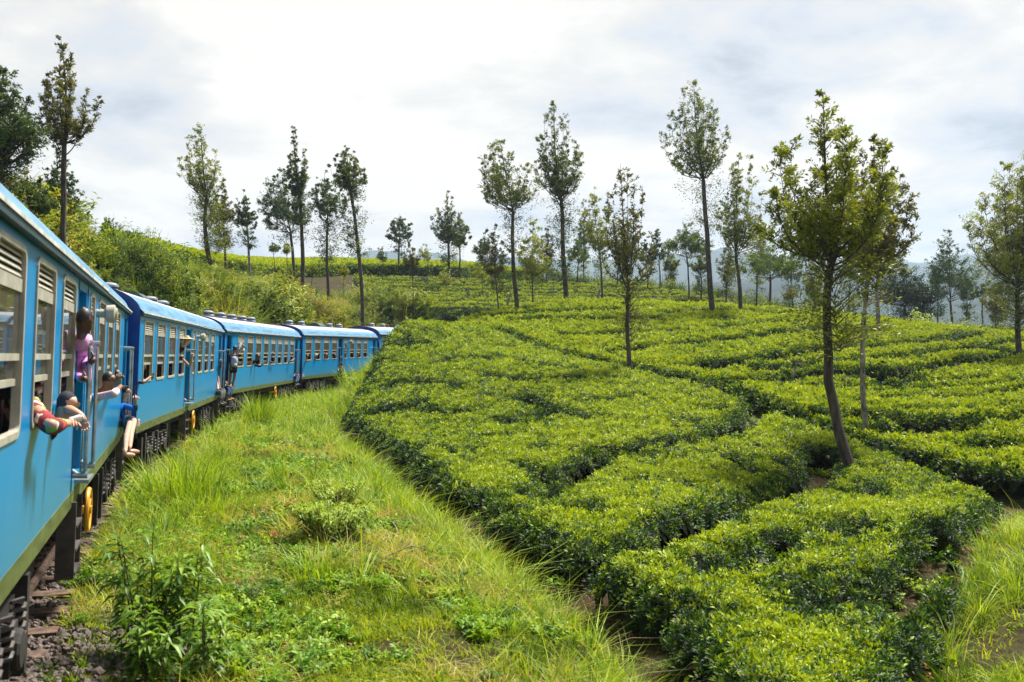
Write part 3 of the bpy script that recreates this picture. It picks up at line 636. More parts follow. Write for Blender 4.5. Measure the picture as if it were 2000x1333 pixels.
def make_window(o, car, fine, raised=False):
    w = round(o[2] - o[1], 3); W = once(('win', w), lambda: window_meshes(w, fine))
    f = share('window', W['frame'], car, Matrix.Translation((o[1], 0, 0)))
    [share('sash_bar', b_, f) for b_ in W['bars']]; share('window_post', W['post'], f); share('louvre_gap_shade', W['back'], f); share('pane', W['pane'], f); share('pane', W['low'], f, Matrix.Translation((0, 0, -.28 if raised else 0)))
    if fine:
        for k in range(4): share('slat', W['slat'], f, Matrix.Translation((0, .02, 3.012 + k * .043)))
    else: share('louvre', W['louvre'], f)
def bogie_meshes():
    fr = MB()
    fr.box(-1.45, 1.45, -.02, .10, .52, .72).box(-.45, .45, -.06, .12, .34, .80); fr.box(-1.45, 1.45, 1.9, 2.05, .52, .72)
    fr.box(-.25, .25, .1, 1.95, .45, .75); fr.box(-1.5, -1.38, -.10, .06, .12, .85); fr.box(1.38, 1.5, -.10, .06, .12, .85)
    fr.tube([(-1.1, .02, .40), (-.5, .02, .34), (.5, .02, .34), (1.1, .02, .40)], .05, 6); fr.box(-.08, .08, -.12, .02, .25, .80)
    fr.box(-1.72, -1.55, -.06, .02, .05, .78).box(1.55, 1.72, -.06, .02, .05, .78)
    wh = MB(); wh.lathe([(.05, 0), (.16, -.03), (.40, -.03), (.46, -.01), (.46, .10), (.49, .10), (.49, .13), (.05, .13)], (0, 0, 0), 'y', 22); wh.lathe([(.08, -.1), (.08, 1.9)], (0, 0, 0), 'y', 8); wh.lathe([(.05, 1.62), (.49, 1.62), (.46, 1.75), (.05, 1.75)], (0, 0, 0), 'y', 18)
    ax = MB(); ax.box(-.17, .17, -.13, .05, -.16, .17).lathe([(.13, -.19), (.15, -.17), (.15, -.12)], (0, 0, 0), 'y', 12); ax.box(-.24, .24, -.1, .04, .17, .22)
    sg = MB(); sg.tube([(.085 * math.cos(t * 1.05), .085 * math.sin(t * 1.05), -.16 + .32 * t / 28) for t in range(29)], .02, 5)
    return fr.mesh('frame', m_dark), wh.mesh('wheel', m_rust, True), ax.mesh('axle_box', m_dark), sg.mesh('spring', m_step, True)
def make_bogie(x, car):
    F_, W_, A_, S_ = once('bogie', bogie_meshes)
    b = share('bogie', F_, car, Matrix.Translation((x, .12, 0)))
    for dx in (-.95, .95):
        share('wheel', W_, b, Matrix.Translation((dx, .44, .47))); share('axle_box', A_, b, Matrix.Translation((dx, .05, .42)))
    for dx in (-1.22, -.68, .68, 1.22, -.22, .22): share('spring', S_, b, Matrix.Translation((dx, -.03, .56 if abs(dx) > .5 else .50)))
def ladder_mesh(w, n):
    m = MB()
    for x in (0, w): m.box(x - .025, x + .025, -.05, .13, .22, 1.0)
    for k in range(n): z = .25 + .24 * k; m.box(.025, w - .025, -.06, .12, z, z + .03)
    return m.mesh('ladder', m_step)
def handrail_mesh(z0, z1):
    m = MB(); m.tube([(0, 0, z0 + .05), (0, -.07, z0), (0, -.12, z0 + .05), (0, -.12, z1 - .05), (0, -.07, z1), (0, 0, z1 - .05)], .020, 8)
    for z in (z0, z1): m.tube([(0, -.005, z), (0, -.145, z)], .03, 8)
    return m.mesh('handrail', m_rail, True)
def vent_mesh():
    m = MB(); m.lathe([(.17, -.05), (.19, .03), (.27, .06), (.27, .10), (.21, .16), (.20, .20), (.25, .21), (.24, .26), (.16, .31), (.06, .325)], (0, 0, 0), 'z', 18); return m.mesh('roof_ventilator', m_vent, True)
def slot_mesh():
    m = MB()
    for k in range(8):
        m.box(.14, .222, -.05, .05, .165, .195, M=Matrix.Rotation(k * math.pi / 4, 4, 'Z'))
    return m.mesh('slot', m_black)
CAR_EMPTY = []
CAR_LABEL = ['nearest blue railway carriage cut off by the left edge of the photo', 'second blue railway carriage with an open middle door and royal blue end', 'third blue railway carriage with a backpacker hanging from its near door', 'fourth blue railway carriage with grass up to its skirt', 'last blue railway carriage, only its pale roof showing beside the tea hill']
for ci, (X0, Y0, th, za, zb) in enumerate(CARS):
    car = empty('railway_carriage', (X0, Y0, za)); tag(car, CAR_LABEL[ci], 'railway carriage', 'blue carriages of the train')
    d = Vector((math.sin(R(th)), math.cos(R(th)), (zb - za) / 16.5)).normalized(); nl3 = Vector((-d.y, d.x, 0)).normalized()
    car.matrix_world = Matrix((( d.x, nl3.x, 0, X0), (d.y, nl3.y, 0, Y0), (d.z, 0, 1, za), (0, 0, 0, 1)))
    car.matrix_world = car.matrix_world @ Matrix.Translation((0, 0, 2.3)) @ Matrix.Rotation(R(2.2), 4, 'X') @ Matrix.Translation((0, 0, -2.3))
    car['rail_z'] = za; CAR_EMPTY.append(car)
    lay = LAY_B if ci == 2 else LAY_A; key = 'B' if ci == 2 else 'A'
    def W_(nm, fn): return share(nm, once((key, nm, fn.__name__), fn), car)
    def side(): return wall_mesh(lay, 0, .05).mesh('side_wall', m_blue)
    def side2(): return wall_mesh(lay, WID - .05, WID).mesh('side_wall', m_blue)
    def roof():
        m = MB(); m.add(*sweep(PROF[6:-6], S0 - .03, S1 + .03)); return m.mesh('roof', m_roof, True)
    def roof_edge():
        m = MB(); m.add(*sweep(PROF[:7], S0 - .03, S1 + .03)); return m.mesh('roof_edge', m_roofside, True)
    def roof_edge2(): m = MB(); m.add(*sweep(PROF[-7:], S0 - .03, S1 + .03)); return m.mesh('roof_edge', m_roofside, True)
    def skirt():
        m = MB(); m.box(S0, S1, -.004, .05, ZB, ZB + .16); return m.mesh('skirt', m_olive)
    def skirt2(): m = MB(); m.box(S0, S1, WID - .05, WID + .004, ZB, ZB + .16); return m.mesh('skirt', m_olive)
    def gutter():
        m = MB(); m.box(S0, S1, -.062, -.004, ZE - .085, ZE - .02); return m.mesh('gutter', m_gutter)
    def trim():
        m = MB(); m.box(S0, S1 - 6.6 if key == 'A' else S1, -.072, -.064, ZE - .035, ZE - .005); return m.mesh('gutter_trim', m_white)
    def trim2(): m = MB(); m.box(S1 - 6.5, S1, -.072, -.064, ZE - .045, ZE - .02); return m.mesh('gutter_trim', m_white)
    def floor():
        m = MB(); m.box(S0 + .03, S1 - .03, .05, WID - .05, 1.12, 1.215); return m.mesh('floor', m_floor)
    def inner_ceiling(): m = MB(); m.box(S0 + .03, S1 - .03, .06, WID - .06, 3.30, 3.33); return m.mesh('ceiling_panel', m_inner)
    def frame_():
        m = MB(); m.box(S0 + .1, S1 - .1, .25, .45, .72, 1.115); m.box(S0 + .1, S1 - .1, WID - .45, WID - .25, .72, 1.115); m.box(5.6, 7.0, .3, 1.2, .35, .72); m.box(S0 + .05, S0 + .15, .1, WID - .1, .75, 1.11)
        m.lathe([(.22, -.8), (.22, .8)], (8.4, 1.5, .5), 'x', 14); m.box(5.0, 5.1, .2, .5, .25, .95); return m.mesh('underframe', m_dark)
    def wall_bit(): m = MB(); m.box(0, .04, .9, WID - .2, 1.215, 3.30); return m.mesh('partition', m_inner)
    def bench(): m = MB(); m.box(-.32, -.20, 0, .9, 1.3, 2.18); m.box(-.75, -.322, 0, .9, 1.45, 1.60); m.box(-.198, .25, 0, .9, 1.45, 1.60); m.box(-.75, .25, .85, .899, 1.216, 1.449); return m.mesh('seat', m_seat)
    for o in seg(lay, 'door'):
        for x in (o[1] - .06, o[2] + .02):
            if S0 + .1 < x < S1 - .1: share('partition', once('wall_bit', wall_bit), car, Matrix.Translation((x, 0, 0)))
    for o in seg(lay, 'win'):
        if o[2] - o[1] > .8:
            for y0 in (.14, 1.75): share('seat', once('bench', bench), car, Matrix.Translation((o[1], y0, 0)))
    def end_wall():
        m = MB(); P_ = [(0, ZB), (WID, ZB)] + [(y, z) for y, z in reversed(PROF[1:-1])]; P_ = [(min(max(y, 0), WID), z) for y, z in P_]
        for x0, x1 in ((0, .05),):
            n = len(P_); m.add([(x, y, z) for x in (x0, x1) for y, z in P_], [tuple(range(n)), tuple(n + k for k in reversed(range(n)))] + [(k, (k + 1) % n, n + (k + 1) % n, n + k) for k in range(n)])
        return m.mesh('end_wall', m_endblue)
    def bellows():
        m = MB()
        for k in range(5):
            x = S1 + .03 + .11 * k; q = .05 if k % 2 else 0
            for a in ((.85 - q, .95, 1.1, 3.25 + q), (1.85, 1.95 + q, 1.1, 3.25 + q)): m.box(x, x + .11, a[0], a[1], a[2], a[3])
            m.box(x, x + .11, .85, 1.95, 3.15, 3.25 + q)
        m.box(S1, S1 + .6, 1.1, 1.7, .75, .95); return m.mesh('gangway_bellows', m_black)
    W_('side_wall', side); W_('side_wall', side2); W_('roof', roof); W_('roof_edge', roof_edge); W_('roof_edge', roof_edge2); W_('skirt', skirt); W_('skirt', skirt2); W_('gutter', gutter); W_('gutter_trim', trim); key == 'A' and W_('gutter_trim', trim2); W_('floor', floor); W_('ceiling_panel', inner_ceiling); W_('underframe', frame_); share('end_wall', once('endw', end_wall), car, Matrix.Translation((S0 - .02, 0, 0))); share('end_wall', once('endw', end_wall), car, Matrix.Translation((S1 - .03, 0, 0))); W_('gangway_bellows', bellows)
    for k, o in enumerate(seg(lay, 'win')): make_window(o, car, ci < 2, raised=(ci == 2 and k in (0, 1, 3)))
    for o in seg(lay, 'door'):
        w = o[2] - o[1]
        def jamb():
            m = MB(); m.ring([(0, 1.22), (w, 1.22), (w, 3.2), (0, 3.2)], [(.04, 1.26), (w - .04, 1.26), (w - .04, 3.16), (.04, 3.16)], .003, .09); return m.mesh('door_frame', m_blue)
        def leaf():
            m = MB(); m.box(w + .03, w + .07, .10, .85, 1.22, 3.18); return m.mesh('door', m_endblue)
        fr = share('door_frame', once(('jamb', round(w, 3)), jamb), car, Matrix.Translation((o[1], 0, 0)))
        share('door', once(('leaf', round(w, 3)), leaf), fr)
        H_ = once('rail', lambda: handrail_mesh(1.28, 2.62)); 
        for x in (o[1] - .03, o[2] + .05): share('handrail', H_, car, Matrix.Translation((x, 0, 0)))
        def step():
            m = MB(); m.box(w * .3, w + .02, -.14, .06, 1.165, 1.20); return m.mesh('door_step', m_rail)
        share('door_step', once(('step', round(w, 3)), step), car, Matrix.Translation((o[1], 0, 0)))
        share('ladder', once(('lad', round(w, 3)), lambda: ladder_mesh(w * .72, 3)), car, Matrix.Translation((o[1] + .05, 0, 0)))
    for x in ((3.0, 13.3)): make_bogie(x, car)
    def brake():
        m = MB(); m.tube([(.24 * math.cos(t * math.pi / 10), 0, .24 * math.sin(t * math.pi / 10)) for t in range(21)], .028, 8, False)
        for k in range(3):
            a = k * 2 * math.pi / 3 + .5; m.tube([(0, 0, 0), (.24 * math.cos(a), 0, .24 * math.sin(a))], .018, 6)
        m.lathe([(.05, -.04), (.05, .25)], (0, 0, 0), 'y', 8); return m.mesh('brake_wheel', m_yellow, True)
    if ci != 2 or True: share('brake_wheel', once('brake', brake), car, Matrix.Translation((9.0 if key == 'A' else 10.3, -.02, .66)))
    vents = (2.1, 4.2, 9.8, 12.0) if key == 'A' else (3.2, 5.15, 7.1, 9.05, 11.0)
    for x in vents:
        v = share('roof_ventilator', once('vent', vent_mesh), car, Matrix.Translation((x, 1.4, ZT - .01)) @ Matrix.Diagonal((.85, .85, .85, 1)))
        if ci in (1, 2, 3): share('slot', once('slot', slot_mesh), v)
    if key == 'A':
        def hatch():
            m = MB(); P_ = [(-.42 + .84 * k / 10, .0 + .27 * math.sin(math.pi * k / 10) ** .6) for k in range(11)]; n = len(P_)
            m.add([(x, 1.4 + y, ZT - .04 + z) for x in (6.6, 7.7) for y, z in P_], [tuple(range(n)), tuple(n + k for k in reversed(range(n)))] + [(k, (k + 1) % n, n + (k + 1) % n, n + k) for k in range(n)]); return m.mesh('roof_hatch', m_gutter)
        W_('roof_hatch', hatch)
        def lampm():
            m = MB(); m.lathe([(.05, 0), (.05, -.10), (.105, -.11), (.115, -.20), (.09, -.215)], (9.33, 0, 3.0), 'y', 16); return m.mesh('side_lamp', m_cream, True)
        def lens():
            m = MB(); m.lathe([(.085, -.212), (.07, -.235), (.02, -.245)], (9.33, 0, 3.0), 'y', 14); return m.mesh('lens', m_lamp, True)
        sl_ = W_('side_lamp', lampm); share('lens', once('lens', lens), sl_)
    def walk(w, y): m = MB(); m.box(0, .58, y, y + w, roof_prof(y) - .01, roof_prof(y + w / 2) + .05); return m.mesh('roof_board', m_rust)
    for k in range(5): share('roof_board', once('wk1', lambda: walk(.25, 1.0)), car, Matrix.Translation((S1 - 3.2 + .62 * k, 0, .004 * (k % 2))))
    for k in range(4): share('roof_board', once('wk2', lambda: walk(.3, 1.5)), car, Matrix.Translation((S0 + .1 + .7 * k, 0, .003 * (k % 2))))
    def seam(): m = MB(); m.box(-.006, .006, -.007, -.001, ZB + .17, ZE - .09); return m.mesh('panel_seam', m_gutter)
    for o in seg(lay, 'door'):
        for x in (o[1] - .07, o[2] + .09):
            if S0 + .1 < x < S1 - .1: share('panel_seam', once('seam', seam), car, Matrix.Translation((x, 0, 0)))
    def plate():
        m = MB(); m.box(S0 + .12, S0 + .36, -.012, -.003, ZB + .13, ZB + .27); return m.mesh('number_plate', m_white)
    def plate_print():
        m = MB()
        for k in range(3): m.box(S0 + .15, S0 + .33 - .04 * (k % 2), -.016, -.0135, ZB + .15 + .037 * k, ZB + .165 + .037 * k)
        return m.mesh('print', m_red)
    share('print', once('plate_print', plate_print), W_('number_plate', plate))

# rails, sleepers and ballast
def offset_line(o, dz):
    return np.c_[line[:, :2] + ln_ * o, line[:, 2] + dz]
trk = empty('railway_track', (*line[8, :2], 0)); tag(trk, 'rusty rails on sleepers running under the blue carriages', 'railway track')
for o in (-.838, .838):
    m = MB(); m.tube([tuple(p - np.array(trk.location)) for p in offset_line(o, -.045)[::3]], .05, 6); m.build('rail', m_rust, trk)
m = MB(); m.box(-1.3, 1.3, -.12, .12, -.24, -.10); slp = m.mesh('sleeper', m_rust)
i0 = int(np.argmin(np.hypot(line[:, 0] - CARS[0][0], line[:, 1] - 2)))
for k in range(0, 46):
    p = line[i0 + k] if i0 + k < len(line) else line[-1]; t_ = lt[min(i0 + k, len(lt) - 1)]
    share('sleeper', slp, trk, Matrix.Translation(Vector(p) - trk.location) @ Matrix.Rotation(math.atan2(t_[1], t_[0]) - math.pi / 2, 4, 'Z'))
def stone_variants(k, m):
    o_ = []
    for i in range(k):
        bm = bmesh.new(); bmesh.ops.create_icosphere(bm, subdivisions=1, radius=.04)
        rg = np.random.default_rng(i)
        for v in bm.verts: v.co *= rg.uniform(.65, 1.2); v.co.z *= .75
        me = bpy.data.meshes.new('stone'); bm.to_mesh(me); bm.free(); me.materials.append(m); o_.append(bpy.data.objects.new('stone', me))
    return o_
m_stone = mat('ballast_stone', (.17, .13, .115), .9, var=.45, scale=.9, bump=.2)
st_v = stone_variants(5, m_stone)
k_ = rng.integers(i0 - 2, i0 + 30, 26000); u_ = rng.uniform(-2.5, 2.2, len(k_)); q_ = rng.uniform(0, 1, len(k_))
px_ = line[k_, :2] + (line[np.minimum(k_ + 1, len(line) - 1), :2] - line[k_, :2]) * q_[:, None] + ln_[k_] * u_[:, None]
keep = (px_[:, 1] > 3) & ((u_ > -1.2) | (px_[:, 1] < 9.3 + 1.6 * rng.random(len(px_))))
px_ = px_[keep]
tag(scatter('gravel', np.c_[px_, ground(px_[:, 0], px_[:, 1]) + .015], unit(len(px_), rng, 0, 1), st_v, rng.uniform(.5, 1.2, len(px_)), 0.0), kind='stuff')
# ------------------------------------------------------------------ grass and weeds
m_grass = leaf_mat('grass_blade', (.04, .085, .008), (.44, .50, .025), rough=.55, trans=.36, spec=.2, mid=(.20, .29, .014), dry=(.40, .31, .14))
m_long = leaf_mat('long_grass_blade', (.035, .085, .008), (.41, .50, .025), rough=.5, trans=.38, spec=.25, mid=(.17, .29, .014), dry=(.38, .33, .16))
m_weed = leaf_mat('weed_leaf', (.025, .08, .010), (.30, .42, .03), rough=.5, trans=.34, spec=.25, mid=(.11, .24, .015), dry=(.30, .16, .07))
m_bank = leaf_mat('bank_weed_leaf', (.025, .055, .010), (.36, .38, .04), rough=.55, trans=.30, spec=.2, mid=(.12, .19, .015), dry=(.30, .20, .09))
g_short = tuft_variants(7, m_grass, nb=22, h=(.04, .13), w=.013, spread=.12, lean=1.5, seg=2, name='grass_tuft', seed=11)
g_flat = tuft_variants(4, m_grass, nb=14, h=(.10, .24), w=.012, spread=.12, lean=2.4, seg=2, name='straw', seed=12)
g_long = tuft_variants(7, m_long, nb=30, h=(.25, .75), w=.016, spread=.13, lean=1.15, seg=3, name='long_grass_tuft', seed=13)
g_bank = tuft_variants(5, m_bank, nb=34, h=(.5, 1.15), w=.028, spread=.28, lean=.8, seg=3, name='bank_grass_tuft', seed=14)
w_low = bush_variants(6, m_weed, nst=8, nl=10, h=.13, rad=.20, ll=(.05, .10), w=.5, name='weed_clump', seed=15)
w_bank = bush_variants(7, m_bank, nst=13, nl=15, h=.85, rad=.55, ll=(.11, .22), w=.34, name='bank_weed', seed=16)
w_fine = bush_variants(5, m_bank, nst=16, nl=22, h=.8, rad=.6, ll=(.07, .13), w=.3, name='bank_fern', seed=17)
def spread(x0, x1, y0, y1, dens, dmax):
    """random points in a rectangle, thinned to dens(x, y)"""
    n = int((x1 - x0) * (y1 - y0) * dmax); x, y = rng.uniform(x0, x1, n), rng.uniform(y0, y1, n)
    k = rng.random(n) * dmax < dens(x, y); x, y = x[k], y[k]
    return np.stack([x, y, ground(x, y)], 1)
verge_pg = np.vstack([np.array([[p[0] + l[0] * -1.35, p[1] + l[1] * -1.35] for p, l in zip(line[::2], ln_[::2]) if 2 < p[1] < 68]), TRENCH[::-1][:, :] + [0, 0], [[1.8, 4.5], [0, 2]]])
FOV = lambda x, y, m=1.0: np.abs(x) < y * .53 + m
def verge_in(x, y): return inside(x, y, verge_pg) & FOV(x, y) & (y > 6.5)
def yfall(y, *pr): return np.interp(y, [8, 14, 25, 60], pr)
def put(name, P, var, scl, tint, up=.35, idx=None, kind='stuff'):
    if name in ('grass', 'long_grass'): tint = np.where((tint > .72) & (rng.random(len(P)) > .12), .72 - .25 * rng.random(len(P)), tint)
    nr = np.tile([[0, 0, 1.0]], (len(P), 1)) + rng.normal(0, up, (len(P), 3)) * [1, 1, 0]
    return tag(scatter(name, P, nr, var, scl, tint, idx=idx), kind=kind)
near_rail = lambda x, y: 1 - .92 * (y < 10.8) * (track_near(x, y)[0] > -2.7 + .5 * (vnoise(x, y, .7, 78) - .5))
def dens_short(x, y):
    bare = sstep(.54, .68, fbm(x, y, 1.5, 50)); d, _ = track_near(x, y); g = (y < 10.5) * (d > -2.9 + .7 * vnoise(x, y, .6, 77)) * .8
    return verge_in(x, y) * yfall(y, 190, 150, 75, 34) * (1 - .75 * bare) * (1 - .93 * g)
P = spread(-14, 3, 6.5, 66, dens_short, 190)
put('grass', P, g_short, yfall(P[:, 1], .75, .9, 1.3, 2.2) * rng.uniform(.7, 1.4, len(P)), .46 + .9 * (fbm(P[:, 0], P[:, 1], 1.3, 51) - .5) + rng.normal(0, .16, len(P)))
P = spread(-14, 3, 6.5, 50, lambda x, y: verge_in(x, y) * yfall(y, 75, 60, 26, 6) * sstep(.50, .66, fbm(x, y, 1.1, 52)), 95)
put('straw', P, g_flat, yfall(P[:, 1], .8, 1, 1.4, 2) * rng.uniform(.7, 1.3, len(P)), .93 + rng.normal(0, .12, len(P)), up=.5)
P = spread(-14, 3, 6.5, 50, lambda x, y: near_rail(x, y) * verge_in(x, y) * yfall(y, 46, 38, 18, 5) * sstep(.46, .6, fbm(x, y, .9, 53)), 46)
put('low_weeds', P, w_low, yfall(P[:, 1], .9, 1, 1.5, 2.2) * rng.uniform(.7, 1.4, len(P)), .50 + rng.normal(0, .18, len(P)))
def dens_long(x, y):
    td = seg_dist(x, y, TRENCH); d, _ = track_near(x, y); pat = fbm(x, y, 1.6, 54)
    strip = sstep(1.7, .5, td + 1.5 * (pat - .5)) * (.35 + 1.2 * sstep(.4, .6, vnoise(x, y, .8, 91))); rail = np.exp(-((d + 2.15) / .55) ** 2) * sstep(11, 13, y); patch = sstep(.58, .68, pat) * .7 * sstep(10, 13, y)
    far = sstep(26, 40, y) * .5
    return near_rail(x, y) * verge_in(x, y) * np.clip(strip + .8 * rail + patch + far, 0, 1.2) * yfall(y, 34, 26, 14, 7)
P = spread(-14, 3, 6.5, 66, dens_long, 40)
put('long_grass', P, g_long, yfall(P[:, 1], .62, .72, .9, 1.15) * rng.uniform(.45, 1.3, len(P)), .52 + .6 * (fbm(P[:, 0], P[:, 1], 1.5, 55) - .5) + rng.normal(0, .13, len(P)))
P = spread(-14, 3, 11, 60, lambda x, y: verge_in(x, y) * np.clip(np.exp(-((track_near(x, y)[0] + 1.75) / .55) ** 2) * 1.6 + sstep(.56, .68, fbm(x, y, 2.2, 58)) * .8, 0, 1.6) * yfall(y, 3, 4, 3.2, 1.6), 7)
put('weeds', P, w_fine, rng.uniform(.25, .62, len(P)), .55 + rng.normal(0, .18, len(P)))
# the grassy patch at the right foot of the tea, and thin weeds on the paths
right_pg = np.vstack([pY([(1958, 22.5), (1922, 19), (1912, 17), (1886, 15), (1868, 13), (1812, 11), (1790, 9.5), (1745, 8)]), [[4, 6]], [[30, 5]], [[34, 25]], pY([(2000, 24)])])
rin = lambda x, y: inside(x, y, right_pg) & FOV(x, y, 7)
P = spread(2, 24, 7, 25, lambda x, y: rin(x, y) * yfall(y, 150, 110, 70, 30) * (1 - .8 * sstep(.52, .62, fbm(x, y, 1.2, 56))), 150)
put('grass', P, g_short, rng.uniform(.7, 1.5, len(P)), .45 + rng.normal(0, .18, len(P)))
P = spread(2, 24, 7, 25, lambda x, y: rin(x, y) * 13 * sstep(.42, .6, fbm(x, y, 1.5, 57)), 13)
put('long_grass', P, g_long, rng.uniform(.5, 1.05, len(P)), .55 + rng.normal(0, .2, len(P)))
P = spread(-9, 40, 8, 66, lambda x, y: FOV(x, y) * (inside(x, y, M1) | inside(x, y, M2)) * 2.2, 2.2)
put('low_weeds', P, w_low, rng.uniform(.8, 1.6, len(P)), .5 + rng.normal(0, .25, len(P)))
m_dry = leaf_mat('dry_leaf', (.05, .03, .015), (.20, .13, .06), rough=.8, trans=.1, spec=.1)
lit = shoot_variants(5, m_dry, nl=9, rad=.16, ll=(.04, .09), zlo=-.1, seed=9, name='dry_leaves')
P = spread(-9, 14, 7, 34, lambda x, y: FOV(x, y, 2) * (inside(x, y, M1) | (seg_dist(x, y, TRENCH) < .7)) * 26, 26)
tag(scatter('leaf_litter', P + [0, 0, -.02], np.tile([[0, 0, 1.0]], (len(P), 1)) + rng.normal(0, .3, (len(P), 3)), lit, rng.uniform(.5, 1.1, len(P)), .35 + rng.normal(0, .25, len(P))), kind='stuff')
# the overgrown bank on the far side of the line
def bank_in(x, y):
    d, _ = track_near(x, y); pY_ = FOV(x, y, 3)
    return pY_ & (d > 2.5) & ~inside(x, y, M3) & ~inside(x, y, M4) & (y < 100)
P = spread(-56, -3, 14, 100, lambda x, y: bank_in(x, y) * np.interp(y, [15, 40, 100], [3.4, 2.6, 1.5]) * (1 + 2.0 * (track_near(x, y)[0] < 8)), 10.2)
pick = fbm(P[:, 0], P[:, 1], 5, 60) + rng.normal(0, .10, len(P))
bv = g_bank + w_bank + w_fine
idx = np.where(pick < .46, rng.integers(5, 12, len(P)), np.where(pick < .54, rng.integers(12, 17, len(P)), rng.integers(0, 5, len(P))))
put('undergrowth', P, bv, rng.uniform(.6, 1.35, len(P)) * np.interp(P[:, 1], [15, 60, 100], [.85, 1.2, 1.5]) * np.where(track_near(P[:, 0], P[:, 1])[0] < 8.5, 1 + .8 * sstep(.5, .64, fbm(P[:, 0], P[:, 1], 4.5, 66)), .72), .46 + 1.15 * (fbm(P[:, 0], P[:, 1], 3.2, 61) - .5) + rng.normal(0, .13, len(P)), up=.25, idx=idx)
# scrub between the tea and the trees at the back
def scrub(x, y): return FOV(x, y, 3) & ~inside(x, y, M2) & ~inside(x, y, M3) & ~inside(x, y, M5) & ~inside(x, y, M4) & ~inside(x, y, M1)
P = spread(-6, 72, 70, 170, lambda x, y: scrub(x, y) * .42, .42)
put('undergrowth', P, bv, rng.uniform(1.0, 2.2, len(P)), .3 + .5 * (fbm(P[:, 0], P[:, 1], 8, 62) - .5) + rng.normal(0, .12, len(P)), idx=rng.integers(5, 17, len(P)))

# single plants
def blade_clump(name, xy, n, h, rad, w, lean, m, label, seed, dry=.0, cat='grass clump'):
    v = tuft_variants(1, m, nb=n, h=h, w=w, spread=rad, lean=lean, seg=4, name=name, seed=seed)[0]
    C.objects.link(v); z = float(ground(*xy)); v.location = (xy[0], xy[1], z - .03); tag(v, label, cat); return v
def shift_age(o, a):
    at_ = o.data.attributes['age']; v = np.empty(len(at_.data), np.float32); at_.data.foreach_get('value', v); at_.data.foreach_set('value', v + a)
for a in ((( -6.15, 18.4), 330, (.45, 1.3), .75, .030, 1.0, 'tall arching grass clump beside the yellow brake wheel', 31), ((-5.2, 17.6), 200, (.35, .9), .65, .022, 1.2, 'loose grass clump right of the tallest arching clump', 32),
          ((-9.3, 36.6), 200, (.8, 1.7), .45, .035, .5, 'upright dry-tipped grass clump in front of the third carriage', 33), ((-2.4, 12.6), 200, (.25, .65), .5, .018, 1.2, 'grass clump with pale bent blades on the middle of the verge', 34),
          ((-3.1, 21.4), 220, (.3, .85), .7, .022, 1.2, 'grass clump by the trench opposite the second carriage', 35), ((-8.2, 45.5), 150, (.6, 1.5), .9, .03, .9, 'dry-stalked grass clump in front of the fourth carriage middle door', 37), ((-7.9, 50.5), 150, (.6, 1.5), .9, .03, .9, 'grass clump hiding the far lower corner of the fourth carriage', 38),
          ((5.85, 10.4), 90, (.3, .75), .3, .014, .7, 'thin straw-coloured grass clump at the lower right corner', 36)):
    o = blade_clump('grass_clump', a[0], *a[1:6], m_long, a[6], a[7]); shift_age(o, .5 if a[7] != 36 else .68)
def leafy(name, xy, h, rad, nst, nl, ll, w, m, label, seed, age, cat, stem_mat):
    rg = np.random.default_rng(seed); t = empty(name, (xy[0], xy[1], float(ground(*xy)))); tag(t, label, cat)
    Vs, Fs, As, b = [], [], [], 0; st = MB()
    for s_ in range(nst):
        a = rg.uniform(0, 6.283); q = rg.random() ** .5; tip = np.array([math.cos(a) * rad * q, math.sin(a) * rad * q, h * rg.uniform(.65, 1.05)]); b0 = np.array([math.cos(a), math.sin(a), 0]) * rad * .3 * q
        st.tube([tuple(b0 - [0, 0, .05]), tuple((b0 + tip) * .5 + rg.normal(0, .01, 3)), tuple(tip)], [.011, .008, .003], 5)
        tt = rg.uniform(.18, 1, nl)[:, None]; base = b0 + (tip - b0) * tt + rg.normal(0, .03, (nl, 3)) * np.array([1, 1, .4]); d = unit(nl, rg, -.35, .5); le = rg.uniform(*ll, nl)
        base = base + d * rg.uniform(0, .08, nl)[:, None]
        V, F = leaf_shape(nl, base, d, np.tile([[.01, 0, 1.0]], (nl, 1)), le, le * w, droop=.35); Vs.append(V); Fs.append(F + b); b += len(V); As.append(np.repeat(age + .25 * (tt[:, 0] - .6) + rg.normal(0, .12, nl), 4))
    st.build('stem', stem_mat, t)
    mesh_np('leaves', np.concatenate(Vs), np.concatenate(Fs), m, parent=t, attrs={'age': ('FACE', np.concatenate(As))})
    return t
m_stem = mat('weed_stem', (.06, .05, .02), .8)
m_sap = leaf_mat('sapling_leaf', (.02, .085, .010), (.22, .36, .025), rough=.45, trans=.34, spec=.35, inst=False)
m_shrub = leaf_mat('shrub_leaf', (.022, .075, .010), (.28, .38, .03), rough=.5, trans=.32, spec=.3, inst=False)
for xy, h, rad, nst, nl, lab, sd_, ag in (((-3.28, 8.95), 1.15, .30, 5, 80, 'leafy sapling with a dark stem, leftmost of those at the lower left', 41, .36), ((-3.02, 9.1), 1.05, .32, 5, 75, 'leafy sapling with pale upper leaves, second from the near carriage', 42, .45),
                                       ((-3.02, 8.3), .7, .25, 4, 60, 'short leafy sapling at the bottom edge, in front of two taller ones', 43, .42), ((-2.62, 8.6), .7, .25, 4, 50, 'short leafy sapling, farthest right of those at the lower left', 44, .45)):
    leafy('sapling', xy, h, rad, nst, nl, (.09, .19), .30, m_sap, lab, sd_, ag, 'sapling', m_stem)
